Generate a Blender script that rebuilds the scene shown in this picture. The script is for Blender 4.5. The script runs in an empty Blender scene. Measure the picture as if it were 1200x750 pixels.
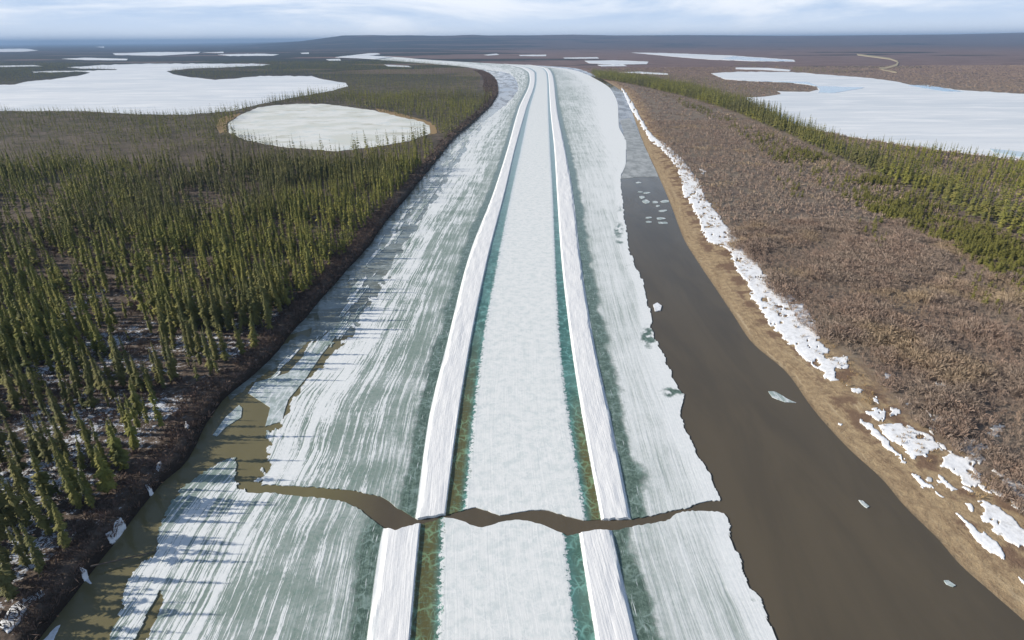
import bpy, math, random
import numpy as np
rng = np.random.default_rng(7)
random.seed(7)
R = math.radians
scene = bpy.context.scene
COL = scene.collection

# ------------------------------------------------------------------ camera model
CAMH, FPX, PITCH, ROLL = 100.0, 680.0, math.atan(328/680), R(-0.38)
_F = np.array([0, math.cos(PITCH), -math.sin(PITCH)])
_U0 = np.array([0, math.sin(PITCH), math.cos(PITCH)])
_R0 = np.array([1.0, 0, 0])
_RT = _R0*math.cos(ROLL) + _U0*math.sin(ROLL)
_UP = -_R0*math.sin(ROLL) + _U0*math.cos(ROLL)
CAMP = np.array([0, 0, CAMH])

def unproj(x, y, z=0.0):
    x = np.asarray(x, float); y = np.asarray(y, float)
    d = (x[..., None]-600)*_RT + (375-y[..., None])*_UP + FPX*_F
    dz = np.minimum(d[..., 2], -1.2)
    t = (z-CAMH)/dz
    return CAMP[0]+d[..., 0]*t, CAMP[1]+d[..., 1]*t

def proj(X, Y, Z):
    p = np.stack(np.broadcast_arrays(np.asarray(X, float), np.asarray(Y, float), np.asarray(Z, float)-CAMH), -1)
    zc = p @ _F
    zc = np.where(np.abs(zc) < 1, 1, zc)
    return 600+FPX*(p @ _RT)/zc, 375-FPX*(p @ _UP)/zc, zc

def sm(a, b, x):
    t = np.clip((x-a)/(b-a), 0, 1)
    return t*t*(3-2*t)

# value noise (numpy)
_tab = rng.random((256, 256))
def vn(x, y):
    xi = np.floor(x).astype(int); yi = np.floor(y).astype(int)
    fx = x-xi; fy = y-yi
    fx = fx*fx*(3-2*fx); fy = fy*fy*(3-2*fy)
    a = _tab[xi % 256, yi % 256]; b = _tab[(xi+1) % 256, yi % 256]
    c = _tab[xi % 256, (yi+1) % 256]; d = _tab[(xi+1) % 256, (yi+1) % 256]
    return (a*(1-fx)+b*fx)*(1-fy)+(c*(1-fx)+d*fx)*fy
def fbm(x, y, o=4):
    s = 0; a = .5; n = 0
    for i in range(o):
        s = s+a*vn(x+17.3*i, y+5.1*i); n += a; a *= .5; x = x*2.03; y = y*2.03
    return s/n

def hermite(pts, step=1.5, ext=500):
    """px points (x,y) -> dense samples ordered by y, extended straight below the picture"""
    p = sorted(pts, key=lambda q: q[1])
    ys = np.array([q[1] for q in p], float); xs = np.array([q[0] for q in p], float)
    k = 1
    while ys[-1]-ys[-1-k] < 60 and k < len(ys)-1: k += 1
    s = (xs[-1]-xs[-1-k])/(ys[-1]-ys[-1-k])
    xs = np.append(xs, xs[-1]+s*ext); ys = np.append(ys, ys[-1]+ext)
    m = np.zeros(len(xs)); d = np.diff(xs)/np.diff(ys)
    for i in range(1, len(xs)-1):
        m[i] = 0 if d[i-1]*d[i] <= 0 else 2*d[i-1]*d[i]/(d[i-1]+d[i])
    m[0] = d[0]; m[-1] = d[-1]
    yy = np.arange(ys[0], ys[-1], step)
    j = np.clip(np.searchsorted(ys, yy, side='right')-1, 0, len(xs)-2)
    h = ys[j+1]-ys[j]; t = (yy-ys[j])/h
    xx = ((2*t**3-3*t**2+1)*xs[j]+(t**3-2*t**2+t)*h*m[j]+(-2*t**3+3*t**2)*xs[j+1]+(t**3-t**2)*h*m[j+1])
    return xx, yy

def line(pts, z=0.0):
    """ground line X(Y) from traced px points"""
    xx, yy = hermite(pts)
    X, Y = unproj(xx, yy, z)
    o = np.argsort(Y); X = X[o]; Y = Y[o]
    def f(q):
        return np.interp(q, Y, X)
    return f

# ------------------------------------------------------------------ traced lines
LBANK = [(30,770),(47,750),(89,699),(117,661),(154,610),(187,573),(224,535),(243,498),(261,470),(300,437),(325,412),(345,388),
         (378,350),(402,322),(427,295),(457,255),(482,225),(502,200),(517,182),(532,163),(552,146),(568,131),(578,120),(584,108),
         (583,98),(578,90),(565,83),(552,80),(525,77),(475,73),(430,69.5),(392,66.2)]
RBANK = [(392,64.8),(430,64.5),(450,66),(500,70),(550,73),(600,75.5),(640,77),(675,80),(700,90),(718,100),(732,110),(738,125),(745,145),
         (755,172),(768,200),(785,240),(800,280),(815,305),(837,338),(858,370),(878,400),(920,437),(950,479),(990,524),(1032,563),
         (1055,591),(1097,633),(1121,661),(1158,694),(1200,731),(1225,755)]
XL, XR = line(LBANK), line(RBANK)
U = {}   # upper sheet lines
U['bo'] = [(585,74),(600,77),(612,80),(620,86),(621,93),(608,127),(594,177),(578,227),(550,300),(525,400),(503,493),(488,605)]
U['bi'] = [(588,74),(606,77),(619,80),(627,86),(627,93),(617,127),(603,177),(591.5,227),(573,300),(552.5,400),(537.5,493),(523,603)]
U['ll'] = [(590,74),(608,77),(622,80),(629,86),(629,93),(621,127),(611,177),(600,227),(586,300),(568,400),(557,493),(547.5,600)]
U['lr'] = [(602,74),(620,77),(635,80),(640,86),(641,93),(642,127),(644,177),(647,227),(649.5,300),(654,400),(665,493),(683,605)]
U['ri'] = [(604,74),(622,77),(637,80),(642,86),(643,93),(645,127),(650,177),(653,227),(658,300),(669.5,400),(684,493),(705,608)]
U['ro'] = [(608,74),(628,77),(642,80),(647,86),(649,93),(653,127),(663,177),(672,227),(680.5,300),(696.5,400),(717,493),(740,608)]
L = {}
L['bo'] = [(458,600),(449,624),(431,750)]
L['bi'] = [(496,600),(494,617),(482,750)]
L['ll'] = [(522,600),(521,625),(518,750)]
L['lr'] = [(655,600),(658,621),(672,750)]
L['ri'] = [(676,600),(679,623),(699,750)]
L['ro'] = [(714,600),(718,622),(748,750)]
UE = [(560,72.8),(610,76.5),(640,78),(672,82),(697,92),(716,105),(724,124),(725,147),(734,168),(734,190),(728,209),(731,235),(735,265),(739,290),
      (746,310),(755,330),(761,350),(767,385),(778,415),(790,440),(805,470),(800,482),(806,505),(820,530),(838,560),(848,590),(851,607)]
LE = [(845,590),(860,608),(862,625),(868,645),(877,660),(876,672),(882,690),(893,700),(905,720),(917,750)]
ME = [(392,66.3),(430,69.6),(475,73.2),(525,77.1),(565,81.5),(590,84),(604,92),(607,102),(602,113),(593,122),(577,135),(561,150),(537,185),(522,210),(499,245),
      (470,290),(450,327),(430,360),(408,392),(384,418),(367,435),(345,463),(331,492),(314,514),(320,520),(313,540),(302,560),(300,570)]
LLE = [(285,530),(258,542),(225,563),(201,587),(188,612),(186,628),(180,648),(163,661),(147,680),(146,700),(140,717),(125,750)]
YU = [(200,566),(276,568),(326,568),(375,571),(413,574),(448,582),(466,595),(489,609),(524,603),(556,594),(571,598),(588,604),(611,599),(628,597),
      (645,598),(668,606),(683,609),(704,609),(740,608),(758,605),(787,598),(806,595),(815,590),(829,586),(850,587),(900,592)]
YLo = [(100,528),(268,527),(276,536),(280,550),(288,577),(323,578),(346,581),(381,584),(404,588),(422,597),(437,610),(451,620),(463,623),(492,615),(520,606),(541,610),(553,616),
      (565,618),(588,611),(611,609),(634,614),(653,622),(665,628),(678,625),(696,623),(719,622),(741,617),(764,613),(784,609),(792,602),
      (804,599),(826,598),(849,601),(852,607),(860,608),(900,612)]
def crackline(pts):
    x = np.array([p[0] for p in pts], float); y = np.array([p[1] for p in pts], float)
    xx = np.arange(x[0], x[-1], 1.0); yy = np.interp(xx, x, y)
    yy = yy+(vn(xx*.35, xx*0+3)-.5)*1.6
    X, Y = unproj(xx, yy, .2)
    o = np.argsort(X)
    return lambda q: np.interp(q, X[o], Y[o])
CU, CL = crackline(YU), crackline(YLo)

# ------------------------------------------------------------------ node helpers
class NT:
    def __init__(s, name, rough=.8, spec=.3):
        s.m = bpy.data.materials.new(name); s.m.use_nodes = True
        s.t = s.m.node_tree; s.b = s.t.nodes['Principled BSDF']
        s.b.inputs['Roughness'].default_value = rough
        s.b.inputs['Specular IOR Level'].default_value = spec
        s.pos = s.n('ShaderNodeNewGeometry').outputs['Position']
    def n(s, k, **kw):
        o = s.t.nodes.new(k)
        for a, v in kw.items(): setattr(o, a, v)
        return o
    def put(s, sock, v):
        if isinstance(v, bpy.types.NodeSocket): s.t.links.new(v, sock)
        elif isinstance(v, tuple) and len(v) == 3 and sock.type == 'RGBA': sock.default_value = (*v, 1)
        else: sock.default_value = v
    def math(s, op, a, b=0.0, c=None, clamp=False):
        o = s.n('ShaderNodeMath', operation=op, use_clamp=clamp)
        s.put(o.inputs[0], a); s.put(o.inputs[1], b)
        if c is not None: s.put(o.inputs[2], c)
        return o.outputs[0]
    def add(s, a, b): return s.math('ADD', a, b)
    def mul(s, a, b): return s.math('MULTIPLY', a, b)
    def ss(s, x, a, b, lo=0.0, hi=1.0):
        o = s.n('ShaderNodeMapRange', interpolation_type='SMOOTHSTEP')
        s.put(o.inputs[0], x); s.put(o.inputs[1], a); s.put(o.inputs[2], b); s.put(o.inputs[3], lo); s.put(o.inputs[4], hi)
        return o.outputs[0]
    def mix(s, f, a, b):
        o = s.n('ShaderNodeMix', data_type='RGBA')
        s.put(o.inputs[0], f); s.put(o.inputs[6], a); s.put(o.inputs[7], b)
        return o.outputs[2]
    def attr(s, name): return s.n('ShaderNodeAttribute', attribute_name=name).outputs['Fac']
    def vec(s, x, y, z=0.0):
        o = s.n('ShaderNodeCombineXYZ')
        s.put(o.inputs[0], x); s.put(o.inputs[1], y); s.put(o.inputs[2], z)
        return o.outputs[0]
    def scalev(s, v, sc):
        o = s.n('ShaderNodeVectorMath', operation='MULTIPLY')
        s.put(o.inputs[0], v); o.inputs[1].default_value = sc
        return o.outputs[0]
    def noise(s, v=None, scale=1.0, detail=4, rough=.55, dist=0.0):
        o = s.n('ShaderNodeTexNoise')
        s.put(o.inputs['Vector'], v if v is not None else s.pos)
        o.inputs['Scale'].default_value = scale; o.inputs['Detail'].default_value = detail
        o.inputs['Roughness'].default_value = rough; o.inputs['Distortion'].default_value = dist
        return o.outputs[0]
    def voro(s, v, scale=1.0, feat='DISTANCE_TO_EDGE'):
        o = s.n('ShaderNodeTexVoronoi', feature=feat)
        s.put(o.inputs['Vector'], v); o.inputs['Scale'].default_value = scale
        return o.outputs['Distance']
    def bump(s, h, dist=.2, strength=.6):
        o = s.n('ShaderNodeBump'); s.put(o.inputs['Height'], h)
        o.inputs['Distance'].default_value = dist; o.inputs['Strength'].default_value = strength
        s.t.links.new(o.outputs[0], s.b.inputs['Normal'])
    def color(s, c): s.put(s.b.inputs['Base Color'], c)
    def rough(s, r): s.put(s.b.inputs['Roughness'], r)

# ------------------------------------------------------------------ materials
def m_ice():
    t = NT('river_ice_surface', .5, .4)
    su, sv, wb, cl, ol, ln, wr = (t.attr(a) for a in ('su','sv','wb','cl','ol','ln','wr'))
    wob = t.noise(scale=.12, detail=2)
    suw = t.add(su, t.mul(wob, .6))
    s1 = t.noise(t.vec(t.mul(suw, .50), t.mul(sv, .009)), 1, 5, .62)
    s2 = t.noise(t.vec(t.mul(suw, 1.9), t.mul(sv, .035)), 1, 5, .66)
    s3 = t.noise(t.vec(t.mul(su, 1.3), t.mul(sv, .7)), 1, 4, .7)
    s4 = t.noise(t.vec(t.mul(suw, 5), t.mul(sv, .06)), 1, 3, .6)
    pat = t.noise(scale=.07, detail=5, rough=.6)
    fine = t.noise(scale=.9, detail=6, rough=.7)
    tiny = t.noise(scale=4, detail=3, rough=.6)
    # snow amount over the green ice
    ridge = t.ss(t.math('ABSOLUTE', t.add(t.noise(t.vec(t.mul(suw, .9), t.mul(sv, .035)), 1, 5, .7), -.5)), .0, .045, 1, 0)
    st = t.add(t.mul(t.add(s1, -.5), 3.4), t.mul(t.add(s2, -.5), 3.4))
    st = t.add(st, t.mul(ridge, .35)); st = t.add(st, t.mul(t.add(s4, -.5), 1.6))
    st = t.add(st, t.mul(t.add(s3, -.5), .9))
    st = t.add(st, t.mul(t.add(pat, -.5), 1.5))
    amp = t.attr('sa')
    sx = t.add(wb, t.mul(st, amp))
    S = t.mix(t.attr('sf'), t.ss(sx, .45, .56), t.ss(sx, .22, .74))
    g = t.mix(t.ss(pat, .38, .62), (.25,.31,.275), (.36,.41,.385))
    g = t.mix(t.ss(fine, .42, .68, 0, .6), g, (.14,.23,.19))
    g = t.mix(t.mul(t.ss(s2, .5, .75), .5), g, (.62,.68,.68))
    wob2 = t.scalev(t.vec(su, sv), (.35, .28, 1))
    dstr = t.n('ShaderNodeVectorMath', operation='ADD'); t.put(dstr.inputs[0], wob2)
    nz = t.n('ShaderNodeTexNoise'); t.put(nz.inputs['Vector'], t.pos); nz.inputs['Scale'].default_value = .35
    ns = t.scalev(nz.outputs[1], (.8, .8, 0)); t.put(dstr.inputs[1], ns)
    web = t.ss(t.voro(dstr.outputs[0], 1.0), .0, .10, 1, 0)
    web2 = t.ss(t.voro(dstr.outputs[0], 2.3), .0, .09, 1, 0)
    webs = t.math('MAXIMUM', web, t.mul(web2, .6))
    webn = t.mul(webs, t.ss(t.noise(scale=.25, detail=2), .38, .62))
    snow = t.mix(t.ss(fine, .35, .7, 0, .5), (.84,.85,.84), (.70,.74,.73))
    c = t.mix(S, g, snow)
    # clear deep ice strips
    clear = t.mix(t.add(ol, t.mul(t.add(fine, -.5), .5)), t.mix(t.ss(pat,.4,.6), (.055,.15,.13), (.11,.225,.20)), (.125,.115,.045))
    clear = t.mix(t.mul(webn, .95), clear, t.mix(ol, (.22,.46,.42), (.22,.33,.18)))
    clear = t.mix(t.ss(t.noise(t.vec(t.mul(su,.5), t.mul(sv,1.5)), 1, 5, .7), .5, .75, 0, .45), clear, (.17,.36,.32))
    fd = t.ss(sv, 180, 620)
    clear = t.mix(t.mul(fd, .75), clear, (.30,.40,.41))  # strips pale with distance: haze and reflection put into the colour
    oz = t.attr('oz')
    clear = t.mix(oz, clear, t.mix(t.ss(fine, .4, .62), (.075,.118,.090), (.16,.225,.185)))
    clear = t.mix(t.mul(webn, t.mul(oz, .45)), clear, (.38,.50,.46))
    C = t.ss(t.add(cl, t.mul(t.add(t.add(fine, t.mul(tiny, .4)), -.7), .8)), .15, .85)
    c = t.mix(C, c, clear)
    # thin snow lines lying on the strip outside each bank
    dash = t.mul(t.ss(t.noise(t.vec(t.mul(suw, 3.2), t.mul(sv, .16)), 1, 3, .6), .62, .70), t.attr('da'))
    c = t.mix(dash, c, (.74,.78,.78))
    # lane
    lane = t.mix(t.ss(t.noise(scale=.35, detail=6, rough=.7), .40, .66, 0, .8), (.82,.83,.81), (.64,.69,.68))
    lane = t.mix(t.mul(webn, .7), lane, (.88,.88,.86))
    blot = t.mul(t.ss(t.noise(scale=.22, detail=3), .6, .7), t.ss(tiny, .45, .6))
    lane = t.mix(t.mul(blot, .35), lane, (.45,.50,.53))
    LN = t.ss(t.add(ln, t.mul(t.add(t.add(fine, t.mul(tiny, .35)), -.68), 1.5)), .30, .42)
    c = t.mix(t.mul(LN, t.math('SUBTRACT', 1.0, wr)), c, lane)
    wrc = t.mix(t.ss(t.noise(t.vec(t.mul(suw, 2.0), t.mul(sv, .06)), 1, 6, .75), .42, .68, 0, .6), (.88,.87,.86), (.72,.73,.73))
    wrc = t.mix(t.ss(t.noise(scale=.8, detail=5, rough=.8), .56, .74, 0, .4), wrc, (.60,.61,.60))
    wrc = t.mix(t.ss(t.noise(scale=2.6, detail=1), .76, .80, 0, .6), wrc, (.28,.27,.25))
    wrm = t.ss(t.add(wr, t.mul(t.add(t.add(fine, t.mul(s3, .8)), -.9), 1.3)), .42, .52)
    c = t.mix(wrm, c, wrc)
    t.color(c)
    t.rough(t.add(.78, t.mul(C, -.5)))
    hh = t.add(t.mul(s2, .5), t.mul(fine, .4))
    hh = t.add(t.mul(t.mul(S, t.math('SUBTRACT', 1.0, LN)), .35), hh)
    gro = t.noise(t.vec(t.mul(suw, 3.0), t.mul(sv, .04)), 1, 3, .6)
    hh = t.add(hh, t.mul(t.mul(gro, wr), .55))
    hh = t.add(hh, t.mul(t.mul(C, t.math('SUBTRACT', 1.0, LN)), -.4))
    t.bump(hh, .18, .55)
    return t.m

def m_snow(name='old_snow', tint=(.84,.85,.87), dirty=(.62,.62,.62)):
    t = NT(name, .85, .2)
    c = t.mix(t.ss(t.noise(scale=.5, detail=6, rough=.7), .45, .72), tint, dirty)
    t.color(c); t.bump(t.noise(scale=.6, detail=6), .25, .6)
    return t.m

def m_lake(name, warm=False, scale=.004):
    t = NT(name, .8, .25)
    p = t.scalev(t.pos, (.35, 1.4, 1))
    a = t.noise(p, scale, 6, .65); b = t.noise(p, scale*6, 5, .6)
    c = t.mix(t.ss(a, .36, .62), (.78,.80,.82), (.66,.70,.74))
    c = t.mix(t.ss(b, .48, .66, 0, .8), c, (.86,.87,.88))
    c = t.mix(t.ss(t.noise(t.scalev(t.pos, (.2, 1.0, 1)), .03, 6, .7), .50, .66, 0, .5), c, (.60,.65,.70))
    if warm:
        c = t.mix(t.ss(t.noise(scale=.02, detail=5), .42, .6, 0, .8), (.78,.78,.74), (.64,.65,.58))
        k = t.noise(t.scalev(t.pos, (.5, 1.0, 1)), .035, 4, .6)
        c = t.mix(t.ss(k, .56, .66, 0, .75), c, (.50,.49,.40))
        c = t.mix(t.ss(t.noise(scale=.045, detail=6, rough=.7), .52, .62, 0, .45), c, (.56,.64,.64))
    t.color(c); t.bump(b, 1.0, .3)
    return t.m

def m_water():
    t = NT('silty_water', .06, .5)
    sw = t.noise(t.scalev(t.pos, (.06, .012, 1)), 1, 5, .6, 1.2)
    c = t.mix(t.ss(sw, .35, .65), (.118,.096,.066), (.098,.081,.058))
    c = t.mix(t.ss(t.noise(t.scalev(t.pos, (.12, .03, 1)), 1, 3, .5, .8), .5, .75, 0, .25), c, (.13,.105,.07))
    xs = t.n('ShaderNodeSeparateXYZ'); t.put(xs.inputs[0], t.pos)
    c = t.mix(t.ss(t.add(xs.outputs[0], t.mul(t.noise(scale=.04, detail=4), 14)), -22, -42), c, t.mix(sw, (.145,.125,.062), (.20,.175,.09)))
    t.color(c)
    t.b.inputs['IOR'].default_value = 1.33
    t.rough(t.ss(t.noise(t.scalev(t.pos, (.05, .014, 1)), 1, 4, .6), .4, .62, .04, .22))
    w = t.noise(t.scalev(t.pos, (1, 1.6, 1)), .9, 5, .65)
    t.bump(w, .03, .35)
    return t.m

def m_meltwater():
    t = NT('melt_water', .08, .5)
    t.color(t.mix(t.noise(scale=.01), (.20,.33,.42), (.30,.44,.52)))
    return t.m

def m_ground():
    t = NT('tundra_ground', .95, .1)
    dl, dr, yy = t.attr('dl'), t.attr('dr'), t.attr('yy')
    n1 = t.noise(scale=.035, detail=6, rough=.65)
    n2 = t.noise(scale=.45, detail=7, rough=.7)
    n3 = t.noise(scale=2.2, detail=4, rough=.7)
    # forest floor
    fl = t.mix(t.ss(n2, .36, .66), (.085,.066,.052), (.21,.165,.13))
    fl = t.mix(t.ss(n3, .45, .7, 0, .6), fl, (.21,.15,.11))
    sn = t.add(t.mul(n1, .55), t.add(t.mul(n2, .55), t.mul(n3, .45)))
    thr = t.ss(yy, 80, 420, .79, .95)
    edge = t.ss(dl, 4, 14, .10, 0)
    snm = t.ss(t.add(sn, t.mul(t.add(thr, edge), -1)), -.02, .035)
    fl = t.mix(snm, fl, (.74,.77,.81))
    fl = t.mix(t.ss(dl, .2, 3.4, 1, 0), fl, t.mix(n3, (.018,.014,.012), (.06,.045,.035)))
    ffar = t.mix(t.ss(n1, .4, .6), (.105,.092,.066), (.17,.135,.11))
    ffar = t.mix(t.ss(t.noise(scale=.12, detail=6, rough=.8), .46, .62, 0, .8), ffar, (.045,.052,.03))
    fl = t.mix(t.ss(yy, 350, 900), fl, ffar)
    # right shore
    b = t.mix(t.ss(n2, .35, .65), (.42,.31,.185), (.27,.195,.12))
    b = t.mix(t.ss(n3, .5, .75, 0, .6), b, (.47,.38,.26))
    strand = t.noise(t.vec(t.mul(t.add(dr, t.mul(n2, 2.5)), .45), t.mul(yy, .035)), 1, 5, .7)
    b = t.mix(t.ss(strand, .50, .68, 0, .75), b, (.20,.135,.085))
    b = t.mix(t.ss(strand, .44, .34, 0, .6), b, (.50,.40,.27))
    drn = t.add(dr, t.mul(t.add(n2, -.5), 7))
    b = t.mix(t.mul(t.ss(drn, 6, 9), t.ss(t.noise(scale=.12, detail=5), .46, .58)), b, (.19,.125,.085))
    b = t.mix(t.ss(drn, -1, 2.2, 1, 0), b, (.10,.082,.062))
    s = t.mix(t.ss(n2, .34, .66), (.17,.14,.11), (.29,.24,.185))
    s = t.mix(t.ss(n1, .42, .62, 0, .6), s, (.17,.125,.105))
    b = t.mix(t.ss(t.add(dr, t.mul(t.add(n2, -.5), 12)), 20, 30), b, s)
    k = t.attr('side')
    c = t.mix(k, fl, b)
    # far country
    fp = t.scalev(t.pos, (.0006, .0016, .0016))
    f1 = t.noise(fp, 1, 8, .62)
    f2 = t.noise(t.scalev(t.pos, (.006, .02, .02)), 1, 6, .7)
    red = t.mix(t.ss(f2, .38, .62), (.15,.105,.098), (.215,.15,.135))
    blk = t.mix(t.ss(f2, .4, .6), (.022,.030,.030), (.05,.05,.045))
    az = t.attr('redd')
    m = t.ss(t.add(t.mul(t.add(f1, -.5), 2.8), az), .44, .56)
    far = t.mix(m, blk, red)
    far = t.mix(t.mul(t.ss(f2, .60, .72), .25), far, (.30,.30,.31))
    far = t.mix(t.ss(yy, 4500, 9500, 0, .5), far, (.02,.02,.025))
    c = t.mix(t.ss(yy, 1100, 2600), c, far)
    t.color(c)
    t.bump(t.add(t.mul(n2, 1.2), t.mul(n3, .35)), .5, .7)
    return t.m

def m_needle():
    t = NT('spruce_needles', .8, .15)
    a = t.noise(scale=.13, detail=2); b = t.noise(scale=1.6, detail=3)
    c = t.mix(t.ss(a, .36, .64), (.185,.19,.042), (.275,.25,.058))
    c = t.mix(t.ss(b, .45, .7, 0, .65), c, (.09,.10,.032))
    c = t.mix(t.ss(t.noise(scale=.006, detail=3), .45, .62, 0, .6), c, (.105,.095,.06))
    c = t.mix(t.ss(t.noise(scale=.21, detail=1), .54, .66, 0, .7), c, (.07,.085,.035))
    t.color(c)
    return t.m
def m_bark():
    t = NT('spruce_bark', .9, .1)
    t.color(t.mix(t.noise(t.scalev(t.pos, (4, 4, .8)), 2), (.10,.075,.055), (.20,.17,.145)))
    return t.m
def m_twig():
    t = NT('willow_twigs', .85, .15)
    a = t.noise(scale=.06, detail=3); b = t.noise(scale=.5, detail=3)
    c = t.mix(t.ss(a, .36, .62), (.34,.265,.21), (.345,.25,.195))
    c = t.mix(t.ss(b, .42, .66, 0, .8), c, (.22,.18,.15))
    c = t.mix(t.ss(t.noise(scale=.025, detail=2), .56, .68, 0, .6), c, (.42,.32,.20))
    t.color(c); return t.m
def m_grass():
    t = NT('dry_grass', .9, .1)
    t.color(t.mix(t.noise(scale=.3, detail=3), (.38,.27,.14), (.26,.18,.10)))
    return t.m
def m_darktwig():
    t = NT('bank_twigs', .85, .15)
    t.color(t.mix(t.ss(t.noise(scale=.25, detail=4), .35, .65), (.105,.075,.060), (.22,.155,.125)))
    return t.m
def m_young():
    t = NT('young_spruce_needles', .8, .15)
    t.color(t.mix(t.noise(scale=.1, detail=3), (.185,.175,.035), (.13,.125,.04)))
    return t.m
def m_slush():
    t = NT('slush', .5, .4)
    a = t.noise(t.scalev(t.pos, (1, .5, 1)), .12, 7, .72)
    t.color(t.mix(t.ss(a, .40, .60), (.27,.28,.27), (.46,.47,.46))); t.bump(a, .3, .5)
    return t.m
def m_floe(name='floe_ice'):
    t = NT(name, .6, .3)
    a = t.noise(scale=.25, detail=6, rough=.7)
    b = t.noise(t.scalev(t.pos, (1.6, .25, 1)), .5, 5, .7)
    c = t.mix(t.ss(a, .36, .6), (.62,.67,.68), (.33,.40,.38))
    c = t.mix(t.ss(b, .5, .62, 0, .8), c, (.78,.80,.81))
    t.color(c); t.bump(t.add(a, b), .2, .5)
    return t.m
def m_wetice():
    t = NT('flooded_ice', .1, .5)
    a = t.noise(t.scalev(t.pos, (.5, 1.1, 1)), .10, 6, .68, .6); b = t.noise(t.scalev(t.pos, (.6, 1.4, 1)), .35, 5, .7)
    c = t.mix(t.ss(a, .38, .62), (.15,.155,.115), (.30,.335,.31))
    c = t.mix(t.ss(b, .54, .68, 0, .7), c, (.52,.57,.57))
    t.color(c); t.rough(t.ss(b, .5, .68, .08, .5)); t.bump(b, .04, .3)
    return t.m
def m_road():
    t = NT('gravel_road_surface', .9, .1)
    t.color(t.mix(t.noise(scale=.02, detail=4), (.36,.31,.20), (.44,.38,.26)))
    return t.m
MAT = dict(ice=m_ice(), snow=m_snow(), dsnow=m_snow('greyed_snow', (.62,.62,.62), (.40,.38,.36)), lake=m_lake('lake_ice'), pond=m_lake('pond_ice', True),
           water=m_water(), melt=m_meltwater(), ground=m_ground(), needle=m_needle(), bark=m_bark(), twig=m_twig(), grass=m_grass(),
           dtwig=m_darktwig(), young=m_young(), slush=m_slush(), wetice=m_wetice(), shore=m_grass(), floe=m_floe(), road=m_road())

# ------------------------------------------------------------------ mesh helpers
def tag(o, label=None, cat=None, group=None, kind=None):
    if label: o['label'] = label
    if cat: o['category'] = cat
    if group: o['group'] = group
    if kind: o['kind'] = kind
    return o
def mesh(name, V, F, mat, attrs=None, smooth=False):
    V = np.asarray(V, np.float32); F = np.asarray(F, np.int32)
    me = bpy.data.meshes.new(name)
    k = F.shape[1]
    me.vertices.add(len(V)); me.vertices.foreach_set('co', V.ravel())
    me.loops.add(F.size); me.loops.foreach_set('vertex_index', F.ravel())
    me.polygons.add(len(F)); me.polygons.foreach_set('loop_start', np.arange(len(F), dtype=np.int32)*k)
    me.polygons.foreach_set('use_smooth', np.full(len(F), smooth, bool))
    for a, v in (attrs or {}).items():
        at = me.attributes.new(a, 'FLOAT', 'POINT'); at.data.foreach_set('value', np.asarray(v, np.float32).ravel())
    me.update(calc_edges=True)
    me.materials.append(mat)
    return me
def link(name, me, parent=None, loc=None):
    o = bpy.data.objects.new(name, me); COL.objects.link(o)
    if parent: o.parent = parent
    if loc is not None: o.location = loc
    return o

def inpoly(px, py, poly):
    px = np.asarray(px); py = np.asarray(py); r = np.zeros(px.shape, bool)
    n = len(poly)
    for i in range(n):
        x0, y0 = poly[i]; x1, y1 = poly[(i+1) % n]
        if y0 == y1: continue
        c = ((y0 > py) != (y1 > py)) & (px < (x1-x0)*(py-y0)/(y1-y0)+x0)
        r ^= c
    return r

# ------------------------------------------------------------------ ground
ypx = np.concatenate([np.arange(1350, 760, -9), np.arange(760, 200, -2.5), np.arange(200, 90, -1.2), np.arange(90, 62, -.4)])
_, Yr = unproj(np.full(ypx.shape, 600.0), ypx, 0)
Yr = np.concatenate([[-400, -150, -40], Yr, np.geomspace(Yr[-1]*1.04, 60000, 70)])
Yr = np.unique(Yr)
offL = np.array([0,.5,1,1.6,2.3,3.2,4.5,6,8,11,15,20,27,36,48,62,80,105,135,175,230,300,400,520,700,950,1300,1800,2500,3500,5000,7500,11000,17000,26000,40000,60000.])
offR = np.array([0,1,2,3.5,5,7,9,11,13,15,18,21,24,28,33,40,50,62,80,105,135,175,230,300,400,520,700,950,1300,1800,2500,3500,5000,7500,11000,17000,26000,40000,60000.])
xl, xr = XL(Yr), XR(Yr)
yend = 4700
w = np.clip(xr-xl, 0, None)
depth = sm(3, 40, w)*(Yr < 5600)
jit = (fbm(Yr*.06, Yr*0+1.5, 4)-.5)*5*sm(60, 100, w)
xlj = xl+jit*.5
def bankjit(Y): return (fbm(Y*.06, Y*0+1.5, 4)-.5)*5*.5
rows = []
AT = {'dl': [], 'dr': [], 'yy': [], 'side': [], 'redd': []}
bed = np.linspace(0, 1, 9)[1:-1]
def hills(X, Y):
    az = X/np.maximum(Y, 1)*755+600
    px = np.interp(az, [-400, 340, 375, 400, 440, 520, 600, 700, 800, 900, 1000, 1080, 1140, 1200, 1500], [-1, -1, 1, 6, 7, 5.2, 5.2, 4.2, 3.4, 2.6, 2.6, 2.0, 2.6, 4.5, 9])
    n = (fbm(az*.02, Y*.0002, 3)-.5)*2.0
    top = np.maximum(98+(px+n)/837*15000, 0)
    k = sm(7000, 15000, Y)*(px > -.5)
    k2 = 1+0*Y
    small = (fbm(X*.0007, Y*.0007, 3)-.4)*60*sm(5500, 12000, Y)*(px > 0)
    return np.where(px > -.5, top*k*(k**.5), 0)+np.clip(small, 0, 60)*sm(375, 460, az)
for i, Y in enumerate(Yr):
    X = np.concatenate([xlj[i]-offL[::-1], xlj[i]+(xr[i]-xlj[i])*bed, xr[i]+offR])
    rows.append(np.stack([X, np.full(X.shape, Y)], -1))
P = np.array(rows); nR, nC = P.shape[:2]
X, Y = P[..., 0], P[..., 1]
nl, nb = len(offL), len(bed)
dl = np.zeros((nR, nC)); dr = np.zeros((nR, nC))
dl[:, :nl] = offL[::-1]; dr[:, nl+nb:] = offR
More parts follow.
